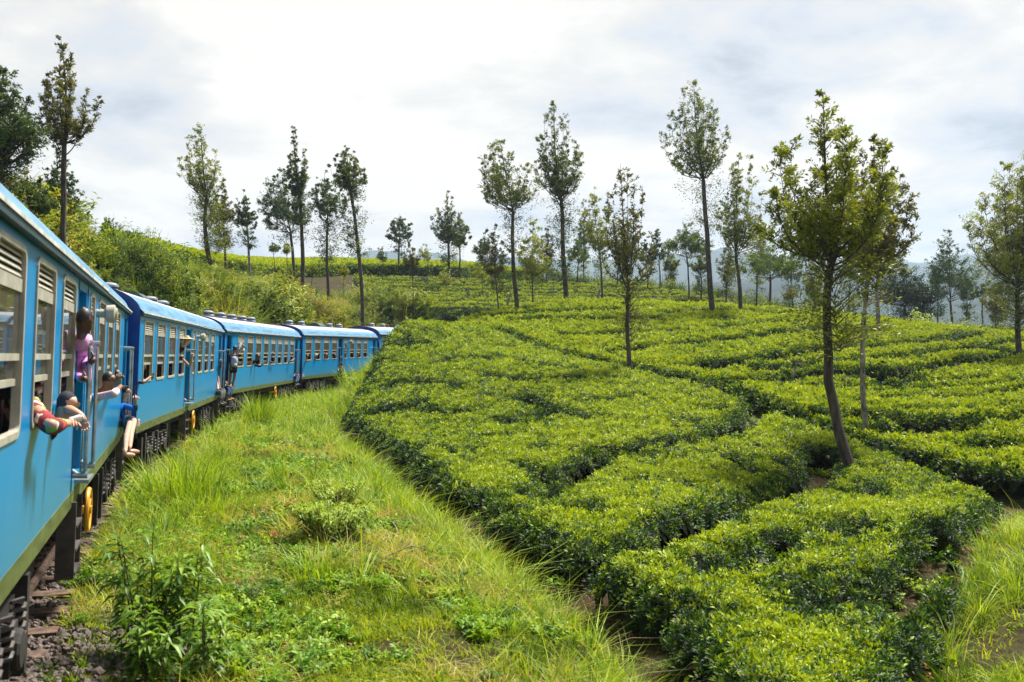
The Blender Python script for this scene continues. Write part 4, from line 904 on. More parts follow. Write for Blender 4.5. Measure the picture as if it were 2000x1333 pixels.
for xy, h, rad, nst, nl, lab, sd_, ag in (((-2.75, 15.2), .62, .62, 40, 60, 'rounded light green weed bush on the verge beside the trench', 45, .62), ((-3.3, 18.6), .55, .6, 34, 40, 'low spreading weed bush behind the rounded one', 46, .6), ((-9.0, 23.6), .55, .4, 22, 34, 'small bright bush with reddish tips under the second carriage', 47, .5),
                                       ((-8.35, 20.9), .45, .4, 20, 30, 'tiny bush growing beside the first carriage end step', 48, .45)):
    leafy('weed_bush', xy, h, rad, nst, nl, (.06, .12), .36, m_shrub, lab, sd_, ag, 'bush', m_stem)
for (px, py, Y), h, rad, lab, sd_, ag in (((920, 628, 77), 2.2, 1.7, 'rounded yellow-green bush at the foot of the contour tea', 49, .5), ((180, 462, 40), 1.5, .7, 'bright broad-leaved shrub on the bank behind the tall leaning tree', 50, .45), ((255, 478, 60), 1.8, .9, 'small dark shrub alone on the bank crest', 51, .1),
                                       ((285, 486, 62), .9, .4, 'tiny bright shrub right of the dark crest shrub', 52, .5), ((860, 622, 76), 1.3, 1.0, 'low yellow bush left of the rounded bush', 53, .45), ((1765, 640, 92), 2.2, 1.6, 'pale bush in front of the dark trees on the right', 54, .35), ((1800, 645, 90), 3.6, 1.2, 'bright yellow-green shrub beside the dark trees on the right', 55, .6)):
    p = at(px, py, Y); leafy('bush', (p[0], p[1]), h, rad, 26, 34, (.22, .40), .4, m_shrub, lab, sd_, ag, 'bush', m_stem)
# twigs lying on the verge
m_twig = mat('dry_branch', (.30, .22, .14), .8, var=.3)
m = MB(); bx, by = -1.55, 13.4; gz = float(ground(bx, by))
m.tube([(bx - .42, by - .25, gz + .10), (bx - .1, by, gz + .2), (bx + .18, by + .12, gz + .30), (bx + .4, by + .1, gz + .26)], [.014, .013, .011, .005], 6); m.tube([(bx + .18, by + .12, gz + .3), (bx + .2, by + .3, gz + .42)], [.009, .004], 5)
tag(m.build('fallen_branch', m_twig), 'pale dry broken branch lying in the verge grass', 'branch')
# ------------------------------------------------------------------ trees
m_bark = mat('tree_bark', (.060, .046, .036), .9, var=.4, scale=7, bump=.5, stretch=(1, 1, .3))
m_bark2 = mat('pale_tree_bark', (.21, .19, .16), .9, var=.45, scale=6, bump=.3, stretch=(1, 1, .5))
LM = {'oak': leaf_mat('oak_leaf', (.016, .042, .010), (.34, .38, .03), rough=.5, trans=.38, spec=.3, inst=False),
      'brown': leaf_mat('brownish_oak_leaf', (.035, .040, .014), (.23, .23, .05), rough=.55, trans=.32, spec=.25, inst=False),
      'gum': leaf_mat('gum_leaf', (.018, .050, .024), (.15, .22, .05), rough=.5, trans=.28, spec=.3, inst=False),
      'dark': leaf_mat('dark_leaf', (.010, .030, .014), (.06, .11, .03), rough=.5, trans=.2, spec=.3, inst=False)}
def bez(p0, p1, p2, n):
    t = np.linspace(0, 1, n)[:, None]; return (1 - t) ** 2 * p0 + 2 * t * (1 - t) * p1 + t * t * p2
def tree(label, px, py, Y, top, left, right, fork, nleaf=7000, r0=.16, lean=None, style='oak', age=.3, low=0.0, lowto=None, nlead=7, seed=1, leaf=None, name='silver_oak_tree', bark=None, clump=.30, open_=.5, group='shade trees among the tea', flat=1.0, cat='tree', drop=0.0):
    """a tree surveyed from its foot (px, py), distance, top, crown sides and fork height"""
    rg = np.random.default_rng(seed)
    if Y is None: x, y = landed(px, py, TEA * .8)
    else: p = at(px, py, Y); x, y = p[0], p[1]
    Y = y; z = float(ground(x, y)); k = Y / FPX
    zt = CAM[2] - (top[1] - HY) * k; xt = (top[0] - 1000) * k; zf = CAM[2] - (fork[1] - HY) * k; xf = (fork[0] - 1000) * k
    xl, xr = (left - 1000) * k, (right - 1000) * k; rad = (xr - xl) / 2; xc = (xl + xr) / 2
    base = np.array([0, 0, 0.0]); F_ = np.array([xf - x, rg.normal(0, .1), zf - z]); T_ = np.array([xt - x, rg.normal(0, .2), zt - z]); H = zt - zf
    root = empty(name, (x, y, z)); tag(root, label, cat, group)
    tr = MB(); r0 = r0 * .9; mid = F_ * .5 + np.array([rg.normal(0, .028), rg.normal(0, .028), 0]) * F_[2]
    trunk = bez(base, 2 * mid - .5 * (base + F_), F_, 9); trunk[1:-1] += rg.normal(0, .008 * F_[2] ** .5, (7, 3)) * [1, 1, 0]
    tr.tube([(0, 0, -.25)] + [tuple(p) for p in trunk], [r0 * 1.5, r0 * 1.12] + list(np.linspace(r0 * .98, r0 * .66, 8)), 9)
    twigs = []                                              # origin, direction, length, age bonus
    ga = rg.uniform(0, 6.28); nlead = int(nlead * 1.9); plume = style in ('oak', 'brown')
    for i in range(nlead):
        lead = i == 0; a = ga + i * 2.4
        f = 0 if lead else (.12 + .88 * ((i - .3) / nlead) ** .6)
        ex, ey = math.cos(a) * rad * f * 1.06, math.sin(a) * rad * f * .95
        top_ = H if lead else H * (1 - .58 * f ** 2.0) * rg.uniform(.78, 1.02)
        if not lead and rg.random() < .22: top_ *= rg.uniform(.3, .7)
        w_c = min(1, top_ / H); ax_ = F_ + (T_ - F_) * w_c; lean_c = (xc - x) - (F_[0] + T_[0]) / 2
        end = T_ if lead else np.array([ax_[0] + ex + lean_c * f, ax_[1] + ey, F_[2] + top_ * flat])
        st = F_ if i < 6 else F_ + (T_ - F_) * rg.uniform(0, .4) * (1 - f)
        if 0 < i < 6: st = F_ - F_ * rg.uniform(0, .07)
        if lead: ctl_ = (st + end) / 2 + np.array([rg.normal(0, .05), rg.normal(0, .05), 0]) * H * .5
        else: ctl_ = st + np.array([(end[0] - st[0]) * 1.02, (end[1] - st[1]) * 1.02, (end[2] - st[2]) * (.12 + .2 * rg.random())])
        P = bez(st, ctl_, end, 8); rl = r0 * (.46 if lead else .20)
        tr.tube([tuple(q) for q in P], list(np.linspace(rl, rl * .1, 8)), 5)
        L_ = np.linalg.norm(np.diff(P, axis=0), axis=1).sum(); n_t = max(10, int(L_ / (.07 + .0013 * Y)))
        for t in np.sort(rg.uniform(.22 if plume else .4, 1.0, n_t)):
            j = min(6, int(t * 7)); q = P[j] * (1 - (t * 7 - j)) + P[j + 1] * (t * 7 - j)
            b = rg.uniform(0, 6.28); dd = np.array([math.cos(b), math.sin(b), rg.uniform(.35, 1.3) - drop]); ln_t = clump * (.8 * rad + .07 * H) * (1.2 - .7 * t) * rg.uniform(.3, 1.5)
            twigs.append((q, dd / np.linalg.norm(dd), ln_t, .10 * t))
    if low:
        zlo = (CAM[2] - ((lowto or py - 60) - HY) * k) - z
        for _ in range(int(low * (4 if Y > 60 else 2.2))):
            t = rg.uniform(max(.05, zlo / F_[2]), 1.0); q = base + F_ * t; b = rg.uniform(0, 6.28); dd = np.array([math.cos(b), math.sin(b), rg.uniform(.1, .9)])
            twigs.append((q, dd / np.linalg.norm(dd), rad * rg.uniform(.25, .95), 0))
    tr.build('trunk', bark or m_bark, root, smooth=True)
    # sprays of narrow leaves round the outer part of every twig
    ls = (leaf or (.08 + .0012 * Y)) ; m_ = max(5, int(nleaf * (1.25 if Y < 45 else 2.1) / len(twigs))); bases, dirs, ages, lens = [], [], [], []
    tw = MB()
    for q, dd, ln_t, ab in twigs:
        if Y < 60: tw.tube([tuple(q), tuple(q + dd * ln_t * .6 + [0, 0, .02]), tuple(q + dd * ln_t)], [.012 + .0003 * Y, .008, .004], 3, False)
        nn_ = int(m_ * rg.uniform(.4, 1.5)); t = rg.uniform(.25, 1.08, nn_)[:, None]; sp_ = ln_t * (.07 + .2 * open_)
        bb = q + dd * ln_t * t + rg.normal(0, 1, (nn_, 3)) * sp_ * np.array([1, 1, .8]) * (.35 + .65 * np.sin(np.clip(t, 0, 1) * math.pi) ** .7)
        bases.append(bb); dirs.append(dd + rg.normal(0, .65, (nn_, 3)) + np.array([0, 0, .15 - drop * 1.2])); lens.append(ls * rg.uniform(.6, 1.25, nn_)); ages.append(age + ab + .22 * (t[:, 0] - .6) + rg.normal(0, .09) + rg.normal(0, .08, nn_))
    bases, dirs, lens, ages = map(np.concatenate, (bases, dirs, lens, ages)); n = len(bases)
    d = dirs / np.linalg.norm(dirs, axis=1, keepdims=True); s_ = np.cross(d, unit(n, rg)); s_ /= np.linalg.norm(s_, axis=1, keepdims=True); w = lens * rg.uniform(.26, .42, n)
    m0 = bases + d * lens[:, None] * .45
    V = np.stack([bases, m0 - s_ * w[:, None] / 2, bases + d * lens[:, None] - np.array([0, 0, 1]) * lens[:, None] * .12, m0 + s_ * w[:, None] / 2], 1).reshape(-1, 3)
    Fc = np.arange(n)[:, None] * 4 + np.arange(4)[None]
    mesh_np('crown', V, Fc, LM[style], parent=root, attrs={'age': ('FACE', ages)})
    if tw.v: tw.build('twigs', bark or m_bark, root)['kind'] = 'stuff'
    return root
T = tree
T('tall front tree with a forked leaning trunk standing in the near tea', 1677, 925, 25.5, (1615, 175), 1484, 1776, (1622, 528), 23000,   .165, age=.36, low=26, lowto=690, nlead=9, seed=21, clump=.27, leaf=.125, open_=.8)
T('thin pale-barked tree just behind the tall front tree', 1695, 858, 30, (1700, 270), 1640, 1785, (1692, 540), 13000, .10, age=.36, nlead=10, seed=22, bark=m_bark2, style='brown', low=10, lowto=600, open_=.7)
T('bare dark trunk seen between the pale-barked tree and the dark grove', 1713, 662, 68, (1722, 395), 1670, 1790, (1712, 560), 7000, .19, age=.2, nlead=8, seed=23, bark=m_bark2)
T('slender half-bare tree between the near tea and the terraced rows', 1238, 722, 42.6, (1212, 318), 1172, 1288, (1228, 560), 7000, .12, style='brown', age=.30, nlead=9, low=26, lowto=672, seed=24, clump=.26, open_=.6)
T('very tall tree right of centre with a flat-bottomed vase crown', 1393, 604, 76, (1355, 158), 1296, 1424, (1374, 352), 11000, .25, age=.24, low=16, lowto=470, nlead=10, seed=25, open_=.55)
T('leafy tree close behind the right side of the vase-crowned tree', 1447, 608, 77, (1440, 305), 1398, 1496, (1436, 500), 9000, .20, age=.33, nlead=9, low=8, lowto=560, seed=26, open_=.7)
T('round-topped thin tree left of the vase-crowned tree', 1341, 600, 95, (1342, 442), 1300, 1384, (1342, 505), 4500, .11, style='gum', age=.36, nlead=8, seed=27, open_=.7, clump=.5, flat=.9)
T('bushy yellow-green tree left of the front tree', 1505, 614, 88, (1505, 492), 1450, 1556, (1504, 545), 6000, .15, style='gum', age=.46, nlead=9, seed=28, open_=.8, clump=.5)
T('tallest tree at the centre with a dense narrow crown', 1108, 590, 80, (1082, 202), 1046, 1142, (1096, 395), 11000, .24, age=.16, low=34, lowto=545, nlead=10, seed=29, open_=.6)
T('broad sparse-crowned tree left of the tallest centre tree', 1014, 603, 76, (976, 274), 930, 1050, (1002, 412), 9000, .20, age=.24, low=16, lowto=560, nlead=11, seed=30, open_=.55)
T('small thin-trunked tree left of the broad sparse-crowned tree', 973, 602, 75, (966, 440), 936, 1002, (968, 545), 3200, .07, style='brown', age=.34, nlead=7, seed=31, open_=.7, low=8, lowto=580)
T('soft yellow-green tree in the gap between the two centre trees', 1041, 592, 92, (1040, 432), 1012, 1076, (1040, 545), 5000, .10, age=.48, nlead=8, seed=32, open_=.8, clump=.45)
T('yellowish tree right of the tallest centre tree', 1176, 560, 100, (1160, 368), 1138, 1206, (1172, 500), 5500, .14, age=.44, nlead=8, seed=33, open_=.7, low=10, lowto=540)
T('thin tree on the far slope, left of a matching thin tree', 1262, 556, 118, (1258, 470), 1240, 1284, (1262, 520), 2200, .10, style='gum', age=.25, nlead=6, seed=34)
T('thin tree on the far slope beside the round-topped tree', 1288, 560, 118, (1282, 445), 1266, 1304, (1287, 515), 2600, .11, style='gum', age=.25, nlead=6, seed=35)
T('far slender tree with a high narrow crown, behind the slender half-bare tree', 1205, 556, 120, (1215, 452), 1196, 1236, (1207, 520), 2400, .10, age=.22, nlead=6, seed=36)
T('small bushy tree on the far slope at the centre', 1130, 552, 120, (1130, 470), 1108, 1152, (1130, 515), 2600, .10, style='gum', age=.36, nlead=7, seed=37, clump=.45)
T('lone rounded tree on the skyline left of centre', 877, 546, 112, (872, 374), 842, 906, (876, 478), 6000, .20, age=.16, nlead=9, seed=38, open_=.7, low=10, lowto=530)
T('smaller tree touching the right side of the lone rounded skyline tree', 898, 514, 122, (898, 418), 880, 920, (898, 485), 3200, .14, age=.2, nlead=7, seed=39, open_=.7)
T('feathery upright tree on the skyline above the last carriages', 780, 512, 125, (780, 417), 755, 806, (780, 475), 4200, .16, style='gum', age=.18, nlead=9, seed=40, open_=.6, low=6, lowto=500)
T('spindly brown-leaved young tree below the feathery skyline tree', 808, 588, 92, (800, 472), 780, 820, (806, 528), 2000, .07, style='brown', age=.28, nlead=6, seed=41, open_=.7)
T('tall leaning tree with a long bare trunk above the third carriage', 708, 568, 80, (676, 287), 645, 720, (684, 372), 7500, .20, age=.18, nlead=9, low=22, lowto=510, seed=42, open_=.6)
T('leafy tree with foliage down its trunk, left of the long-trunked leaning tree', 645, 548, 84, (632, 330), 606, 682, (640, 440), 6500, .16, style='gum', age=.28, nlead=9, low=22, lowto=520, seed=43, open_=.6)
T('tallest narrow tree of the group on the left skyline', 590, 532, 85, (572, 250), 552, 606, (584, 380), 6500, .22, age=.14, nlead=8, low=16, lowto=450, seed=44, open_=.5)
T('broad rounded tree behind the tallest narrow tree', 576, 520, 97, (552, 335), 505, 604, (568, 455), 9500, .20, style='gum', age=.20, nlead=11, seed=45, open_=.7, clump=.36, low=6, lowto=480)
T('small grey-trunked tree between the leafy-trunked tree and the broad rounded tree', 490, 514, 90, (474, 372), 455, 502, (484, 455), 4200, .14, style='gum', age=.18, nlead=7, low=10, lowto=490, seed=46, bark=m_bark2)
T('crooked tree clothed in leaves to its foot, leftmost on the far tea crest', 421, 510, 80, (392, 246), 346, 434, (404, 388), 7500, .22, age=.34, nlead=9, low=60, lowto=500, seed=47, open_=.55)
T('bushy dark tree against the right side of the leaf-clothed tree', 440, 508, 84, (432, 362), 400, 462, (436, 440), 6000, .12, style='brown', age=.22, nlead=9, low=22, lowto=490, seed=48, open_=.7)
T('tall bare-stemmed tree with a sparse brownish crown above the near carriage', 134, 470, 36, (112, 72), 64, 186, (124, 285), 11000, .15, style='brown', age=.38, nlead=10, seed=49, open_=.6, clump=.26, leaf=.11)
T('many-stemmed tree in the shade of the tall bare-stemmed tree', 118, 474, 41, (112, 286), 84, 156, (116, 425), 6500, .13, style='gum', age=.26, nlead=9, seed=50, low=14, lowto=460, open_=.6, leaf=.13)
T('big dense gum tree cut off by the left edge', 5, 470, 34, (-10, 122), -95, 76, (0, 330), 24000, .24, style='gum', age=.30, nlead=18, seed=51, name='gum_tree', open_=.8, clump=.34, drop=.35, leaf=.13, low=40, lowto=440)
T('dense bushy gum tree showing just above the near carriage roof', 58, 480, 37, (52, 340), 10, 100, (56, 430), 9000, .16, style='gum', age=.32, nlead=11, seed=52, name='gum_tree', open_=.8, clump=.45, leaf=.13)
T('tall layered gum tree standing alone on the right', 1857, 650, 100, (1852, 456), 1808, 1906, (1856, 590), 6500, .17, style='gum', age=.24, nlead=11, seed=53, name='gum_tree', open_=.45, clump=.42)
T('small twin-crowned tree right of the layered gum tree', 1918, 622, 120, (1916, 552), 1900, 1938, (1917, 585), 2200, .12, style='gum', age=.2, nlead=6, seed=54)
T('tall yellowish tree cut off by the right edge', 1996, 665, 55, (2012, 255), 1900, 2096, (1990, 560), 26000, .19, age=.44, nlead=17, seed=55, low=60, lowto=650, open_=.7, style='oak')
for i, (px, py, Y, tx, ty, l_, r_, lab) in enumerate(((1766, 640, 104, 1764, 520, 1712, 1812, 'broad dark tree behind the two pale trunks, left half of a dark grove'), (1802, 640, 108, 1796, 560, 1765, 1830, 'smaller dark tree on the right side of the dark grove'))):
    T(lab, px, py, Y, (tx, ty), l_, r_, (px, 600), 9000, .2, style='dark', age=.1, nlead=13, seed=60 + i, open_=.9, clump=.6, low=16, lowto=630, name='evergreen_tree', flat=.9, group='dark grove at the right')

rg_ = np.random.default_rng(99)
for i, (px, py, Y, ty, w, st, lab) in enumerate(((1140, 552, 126, 392, 34, 'oak', 'slim tree behind the right side of the tallest centre tree'), (1225, 552, 132, 430, 30, 'gum', 'grey-green tree behind the slender half-bare tree'), (1310, 566, 125, 480, 36, 'oak', 'bright low tree between the two thin far trees and the round-topped tree'),
        (1368, 590, 112, 478, 44, 'oak', 'leafy tree half hidden by the vase-crowned tree trunk'), (1420, 596, 108, 470, 40, 'brown', 'brownish tree between the vase-crowned tree and its leafy neighbour'), (1478, 606, 104, 420, 50, 'oak', 'tall bright tree behind the leafy neighbour of the vase-crowned tree'),
        (1545, 610, 104, 470, 52, 'gum', 'grey-green tree just left of the front tree trunk'), (1590, 618, 100, 500, 50, 'oak', 'bushy tree hidden by the low sprays of the front tree'), (1660, 625, 104, 480, 56, 'gum', 'tree behind the front trunk on its right'),
        (942, 545, 128, 452, 34, 'gum', 'thin sparse tree on the skyline right of the rounded skyline trees'), (1068, 552, 120, 440, 30, 'brown', 'thin brown tree in the gap left of the tallest centre trunk'), (1832, 632, 116, 520, 40, 'gum', 'pale thin tree left of the layered gum tree'), (1890, 640, 112, 530, 36, 'gum', 'thin tree behind the right side of the layered gum tree'), (1955, 640, 112, 500, 54, 'gum', 'dull green tree beside the tree cut off by the right edge'), (1945, 650, 100, 560, 50, 'brown', 'brownish shrubby tree in front of the dull green tree on the right'))):
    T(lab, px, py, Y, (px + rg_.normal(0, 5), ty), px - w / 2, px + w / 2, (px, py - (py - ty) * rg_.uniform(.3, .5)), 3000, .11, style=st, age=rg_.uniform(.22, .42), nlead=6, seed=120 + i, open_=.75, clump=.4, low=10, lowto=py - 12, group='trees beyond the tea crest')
# saplings and pruned shade trees standing in the tea
for i, (px, py, Y, tx, ty, w, st, lab) in enumerate(((748, 546, 113, 746, 484, 16, 'gum', 'spindly sapling on the tea crest just left of the feathery tree'), (836, 545, 113, 828, 478, 26, 'oak', 'forked bright sapling right of the feathery skyline tree'), (872, 596, 100, 868, 520, 32, 'oak', 'leafy sapling in front of the lone rounded tree'),
        (942, 575, 105, 936, 515, 28, 'oak', 'small bright sapling on the contour tea below the skyline'), (612, 552, 84, 612, 522, 14, 'oak', 'tiny sapling below the leafy-trunked tree'), (672, 556, 88, 670, 522, 20, 'oak', 'tiny sapling left of the long-trunked leaning tree'), (535, 516, 100, 536, 476, 22, 'gum', 'thin sapling on the crest left of the broad rounded tree'),
        (560, 520, 92, 560, 474, 18, 'oak', 'bright sapling at the foot of the broad rounded tree'), (1082, 575, 108, 1082, 520, 30, 'gum', 'dark sapling behind the trunk of the tallest centre tree'), (1540, 612, 92, 1545, 560, 34, 'brown', 'brown scrubby sapling left of the front trunk'))):
    T(lab, px, py, Y, (tx, ty), tx - w / 2, tx + w / 2, (px, (py + ty) / 2), 520, .045, style=st, age=.42, nlead=5, seed=80 + i, name='sapling', open_=.9, clump=.6, group='saplings on the far tea slopes', cat='sapling')
def stump(px, py, Y, lab, seed):
    rg = np.random.default_rng(seed); p = at(px, py, Y); z = float(ground(p[0], p[1])); m = MB(); h = rg.uniform(1.1, 1.6)
    m.tube([(0, 0, -.1), (.04, 0, h * .5), (.16, 0, h)], [.15, .13, .12], 7)
    for k in range(3):
        a = rg.uniform(0, 6.28); m.tube([(.1, 0, h * .8), (.1 + .25 * math.cos(a), .25 * math.sin(a), h + .2), (.1 + .38 * math.cos(a), .38 * math.sin(a), h + .5)], [.07, .055, .04], 6)
    o = m.build('tree_stump', m_bark2, smooth=True); o.location = (p[0], p[1], z); tag(o, lab, 'tree stump', 'pollarded stumps in the contour tea')
stump(990, 596, 96, 'pale pollarded stump left of the broad sparse-crowned tree foot', 1); stump(1166, 582, 106, 'pale pollarded stump right of the tallest centre tree foot', 2); stump(912, 580, 103, 'pale pollarded stump in the contour rows left of the small thin tree', 3)
# ------------------------------------------------------------------ people on the train
m_skin_d = mat('dark_skin', (.085, .040, .025), .5, var=.1); m_skin_m = mat('brown_skin', (.22, .11, .065), .5, var=.1); m_skin_l = mat('light_skin', (.50, .28, .19), .5, var=.1)
m_hair = mat('black_hair', (.010, .009, .009), .5, var=.3, scale=20); m_blond = mat('straw_hat', (.52, .40, .22), .7, var=.2, scale=30)
def cloth(n, c, **k): return mat(n, c, .8, spec=.15, var=.14, scale=9, bump=.2, **k)
m_pink = cloth('lilac_shirt_cloth', (.62, .30, .62)); m_palepink = cloth('pale_pink_cloth', (.72, .52, .54)); m_bluec = cloth('blue_sleeve_cloth', (.01, .11, .36)); m_navy = cloth('navy_cloth', (.018, .022, .04)); m_jean = cloth('denim_cloth', (.025, .05, .10))
m_greyc = cloth('grey_trouser_cloth', (.10, .095, .09)); m_whitec = cloth('white_cloth', (.70, .70, .68)); m_blackc = cloth('black_cloth', (.012, .012, .014)); m_cap = cloth('charcoal_cap_cloth', (.045, .045, .055)); m_bag = cloth('pale_blue_backpack_cloth', (.33, .40, .52)); m_sleeve = cloth('grey_sleeve_cloth', (.22, .22, .23)); m_shoe = mat('shoe_leather', (.03, .03, .035), .5)
m_plaid = bpy.data.materials.new('red_green_plaid'); m_plaid.use_nodes = True; nt, L = m_plaid.node_tree.nodes, m_plaid.node_tree.links; pq = nt['Principled BSDF']; pq.inputs['Roughness'].default_value = .85
tq = N(nt, 'ShaderNodeTexCoord'); vq = N(nt, 'ShaderNodeTexVoronoi', feature='F1', distance='CHEBYCHEV', i_Scale=11.0); L.new(tq.outputs['Object'], vq.inputs['Vector']); sq = N(nt, 'ShaderNodeSeparateColor'); L.new(vq.outputs['Color'], sq.inputs[0])
rq = N(nt, 'ShaderNodeValToRGB'); rq.color_ramp.interpolation = 'CONSTANT'; L.new(sq.outputs[0], rq.inputs[0]); q_ = rq.color_ramp.elements
q_[0].position = 0; q_[0].color = (.22, .008, .015, 1); q_[1].position = .45; q_[1].color = (.08, .42, .03, 1)
for p_, c_ in ((.62, (.75, .72, .65, 1)), (.74, (.45, .05, .02, 1)), (.9, (.12, .01, .02, 1))): q_.new(p_).color = c_
L.new(rq.outputs[0], pq.inputs['Base Color'])
def carpoint(ci, px, py, o=0.0):
    """the spot in a carriage's own coordinates that stands o metres out from its side along a sight line"""
    Mi = CAR_EMPTY[ci].matrix_world.inverted(); a = Mi @ Vector(CAM); b = Mi @ Vector(at(px, py, 10.0)); d = b - a; t = (-o - a.y) / d.y; return a + d * t
def skin(name, chains, m, parent, sub=1, roots=True):
    """chains of (point, radius) joined where points coincide, grown to one smooth surface"""
    V, Rr, E, ix, roots_ = [], [], [], {}, []
    for ch in chains:
        prev = None
        for p, r in ch:
            k = tuple(round(c, 4) for c in p)
            if k not in ix: ix[k] = len(V); V.append(tuple(p)); Rr.append(r)
            i = ix[k]
            if prev is None and i == len(V) - 1: roots_.append(i)
            if prev is not None and prev != i: E.append((prev, i))
            prev = i
    me = bpy.data.meshes.new(name); me.from_pydata(V, E, []); me.materials.append(m); o = bpy.data.objects.new(name, me); C.objects.link(o); o.parent = parent
    sm = o.modifiers.new('skin', 'SKIN'); sm.use_smooth_shade = True
    for i, sv in enumerate(me.skin_vertices[0].data): sv.radius = (Rr[i], Rr[i]); sv.use_root = i in roots_
    ss_ = o.modifiers.new('subd', 'SUBSURF'); ss_.levels = sub; ss_.render_levels = sub
    return o
def hand(wr, d, n, curl=.6, s=1.0):
    """palm, four unequal bent fingers and a thumb from the side of the palm"""
    d = d.normalized(); n = (n - d * n.dot(d)).normalized(); b = d.cross(n); pm = wr + d * .065 * s; ch = [[(wr, .026 * s), (pm, .033 * s)]]
    for k, (off, ln) in enumerate(((-.030, .062), (-.010, .074), (.010, .070), (.029, .055))):
        r0_ = pm + b * off * s + d * .02 * s; a1 = d * math.cos(curl) - n * math.sin(curl); a2 = d * math.cos(curl * 2.2) - n * math.sin(curl * 2.2)
        ch.append([(pm + b * off * s * .8, .012 * s), (r0_ + a1 * ln * .5 * s, .0095 * s), (r0_ + a1 * ln * .5 * s + a2 * ln * .5 * s, .008 * s)])
    t0 = wr + d * .03 * s - b * .022 * s; ch.append([(t0, .013 * s), (t0 + (d * .6 - b * .7 - n * .25) * .04 * s, .011 * s), (t0 + (d * 1.1 - b * .7 - n * .7) * .06 * s, .0085 * s)])
    return ch
def foot(an, d, s=1.0):
    d = d.normalized(); return [[(an, .038 * s), (an + Vector((0, 0, -.055 * s)) - d * .02, .040 * s), (an + d * .09 * s + Vector((0, 0, -.065 * s)), .036 * s), (an + d * .17 * s + Vector((0, 0, -.075 * s)), .026 * s)]]
def head_chain(nk, c, face, s=1.0):
    face = face.normalized(); up = Vector((0, 0, 1)); nose = c + face * .104 * s - up * .018 * s; chin = c + face * .055 * s - up * .085 * s
    return [[(nk, .058 * s), (c - up * .055 * s, .074 * s), (c + up * .015 * s, .084 * s), (c + up * .075 * s, .070 * s)], [(c - up * .055 * s, .074 * s), (chin, .050 * s)], [(c + up * .015 * s, .084 * s), (nose, .018 * s)]]
def hair_cap(name, c, face, m, parent, s=1.0, low=.2, brim=0.0):
    face = face.normalized(); M = MB(); n, k = 16, 8; vs = []
    for j in range(k + 1):
        for i in range(n):
            th = math.pi * .5 * j / k * 1.32; ph = 2 * math.pi * i / n; front = math.cos(ph)
            if front > .1: th = min(th, math.pi * .5 * (1.0 - low * front))
            r = .073 * s * (1 + .05 * math.sin(5 * ph + j * 2)); v = Vector((r * 1.08 * math.sin(th) * math.cos(ph), r * .94 * math.sin(th) * math.sin(ph), r * 1.3 * math.cos(th)))
            a = math.atan2(face.y, face.x); vs.append(c + Matrix.Rotation(a, 3, 'Z') @ v + Vector((0, 0, .012 * s)))
    M.add(vs, [(j * n + i, j * n + (i + 1) % n, (j + 1) * n + (i + 1) % n, (j + 1) * n + i) for j in range(k) for i in range(n)])
    if brim: M.lathe([(.1 * s, 0), (brim, -.015), (brim, -.008), (.1 * s, .015)], tuple(c + Vector((0, 0, .035))), 'z', 18)
    return M.build(name, m, parent, smooth=True)
def person(ci, org, label, group='passengers leaning out of the train'):
    r_ = empty('person'); tag(r_, label, 'person', group); r_.matrix_world = CAR_EMPTY[ci].matrix_world @ Matrix.Translation(org); r_['seat'] = ci; return r_
def rel(org): return lambda p: Vector(p) - Vector(org)
FW, OUT, UP = Vector((1, 0, 0)), Vector((0, -1, 0)), Vector((0, 0, 1))

# man in a lilac shirt standing in the middle door of the nearest carriage
o = carpoint(0, 158, 760, .05); o.z = 1.22; p1 = person(0, o, 'man in a lilac shirt leaning out of the near carriage middle door, holding its handrails'); q = rel(o)
hd = q(carpoint(0, 165, 624, .13)); nk = q(carpoint(0, 159, 655, .07)); ch_ = q(carpoint(0, 153, 680, -.05)); pv_ = q(carpoint(0, 151, 748, -.12)); sh1 = ch_ + Vector((-.15, -.02, .08)); sh2 = ch_ + Vector((.14, -.06, .08))
w1, w2 = q(carpoint(0, 164, 741, .13)), q(carpoint(0, 180, 706, .15)); e1_, e2_ = q(carpoint(0, 152, 736, .0)), q(carpoint(0, 166, 716, .06))
skin('body', [[(pv_, .11), (ch_, .12), (nk, .05)], *head_chain(nk, hd, Vector((.8, -.6, 0))), [(ch_, .14), (sh1, .06), (e1_, .042), (w1, .030)], [(ch_, .14), (sh2, .06), (e2_, .042), (w2, .030)], *hand(w1, Vector((1, -.2, .1)), OUT, .9), *hand(w2, Vector((.8, -.2, .5)), OUT, .9),
               [(pv_, .13), (Vector((-.12, .40, .85)), .085), (Vector((-.14, .36, .46)), .06), (Vector((-.12, .34, .09)), .04), (Vector((.05, .3, .03)), .035)], [(pv_, .13), (Vector((.04, .42, .85)), .085), (Vector((.06, .38, .46)), .06), (Vector((.04, .36, .09)), .04), (Vector((.2, .3, .03)), .035)]], m_skin_d, p1)
skin('shirt', [[(pv_ + Vector((0, 0, -.05)), .16), (pv_ * .5 + ch_ * .5, .16), (ch_, .165), (nk + Vector((-.01, .02, -.03)), .085)], [(ch_, .165), (sh1, .08), (e1_, .052), (e1_ * .35 + w1 * .65, .046)], [(ch_, .165), (sh2, .08), (e2_, .052), (e2_ * .4 + w2 * .6, .046)]], m_pink, p1)
skin('trousers', [[(pv_ + Vector((0, 0, -.04)), .15), (Vector((-.12, .40, .80)), .105), (Vector((-.14, .36, .46)), .085), (Vector((-.12, .34, .12)), .075)], [(pv_ + Vector((0, 0, -.04)), .15), (Vector((.04, .42, .80)), .105), (Vector((.06, .38, .46)), .085), (Vector((.04, .36, .12)), .075)]], m_navy, p1)
hair_cap('hair', hd, Vector((.8, -.6, 0)), m_hair, p1, 1.04)
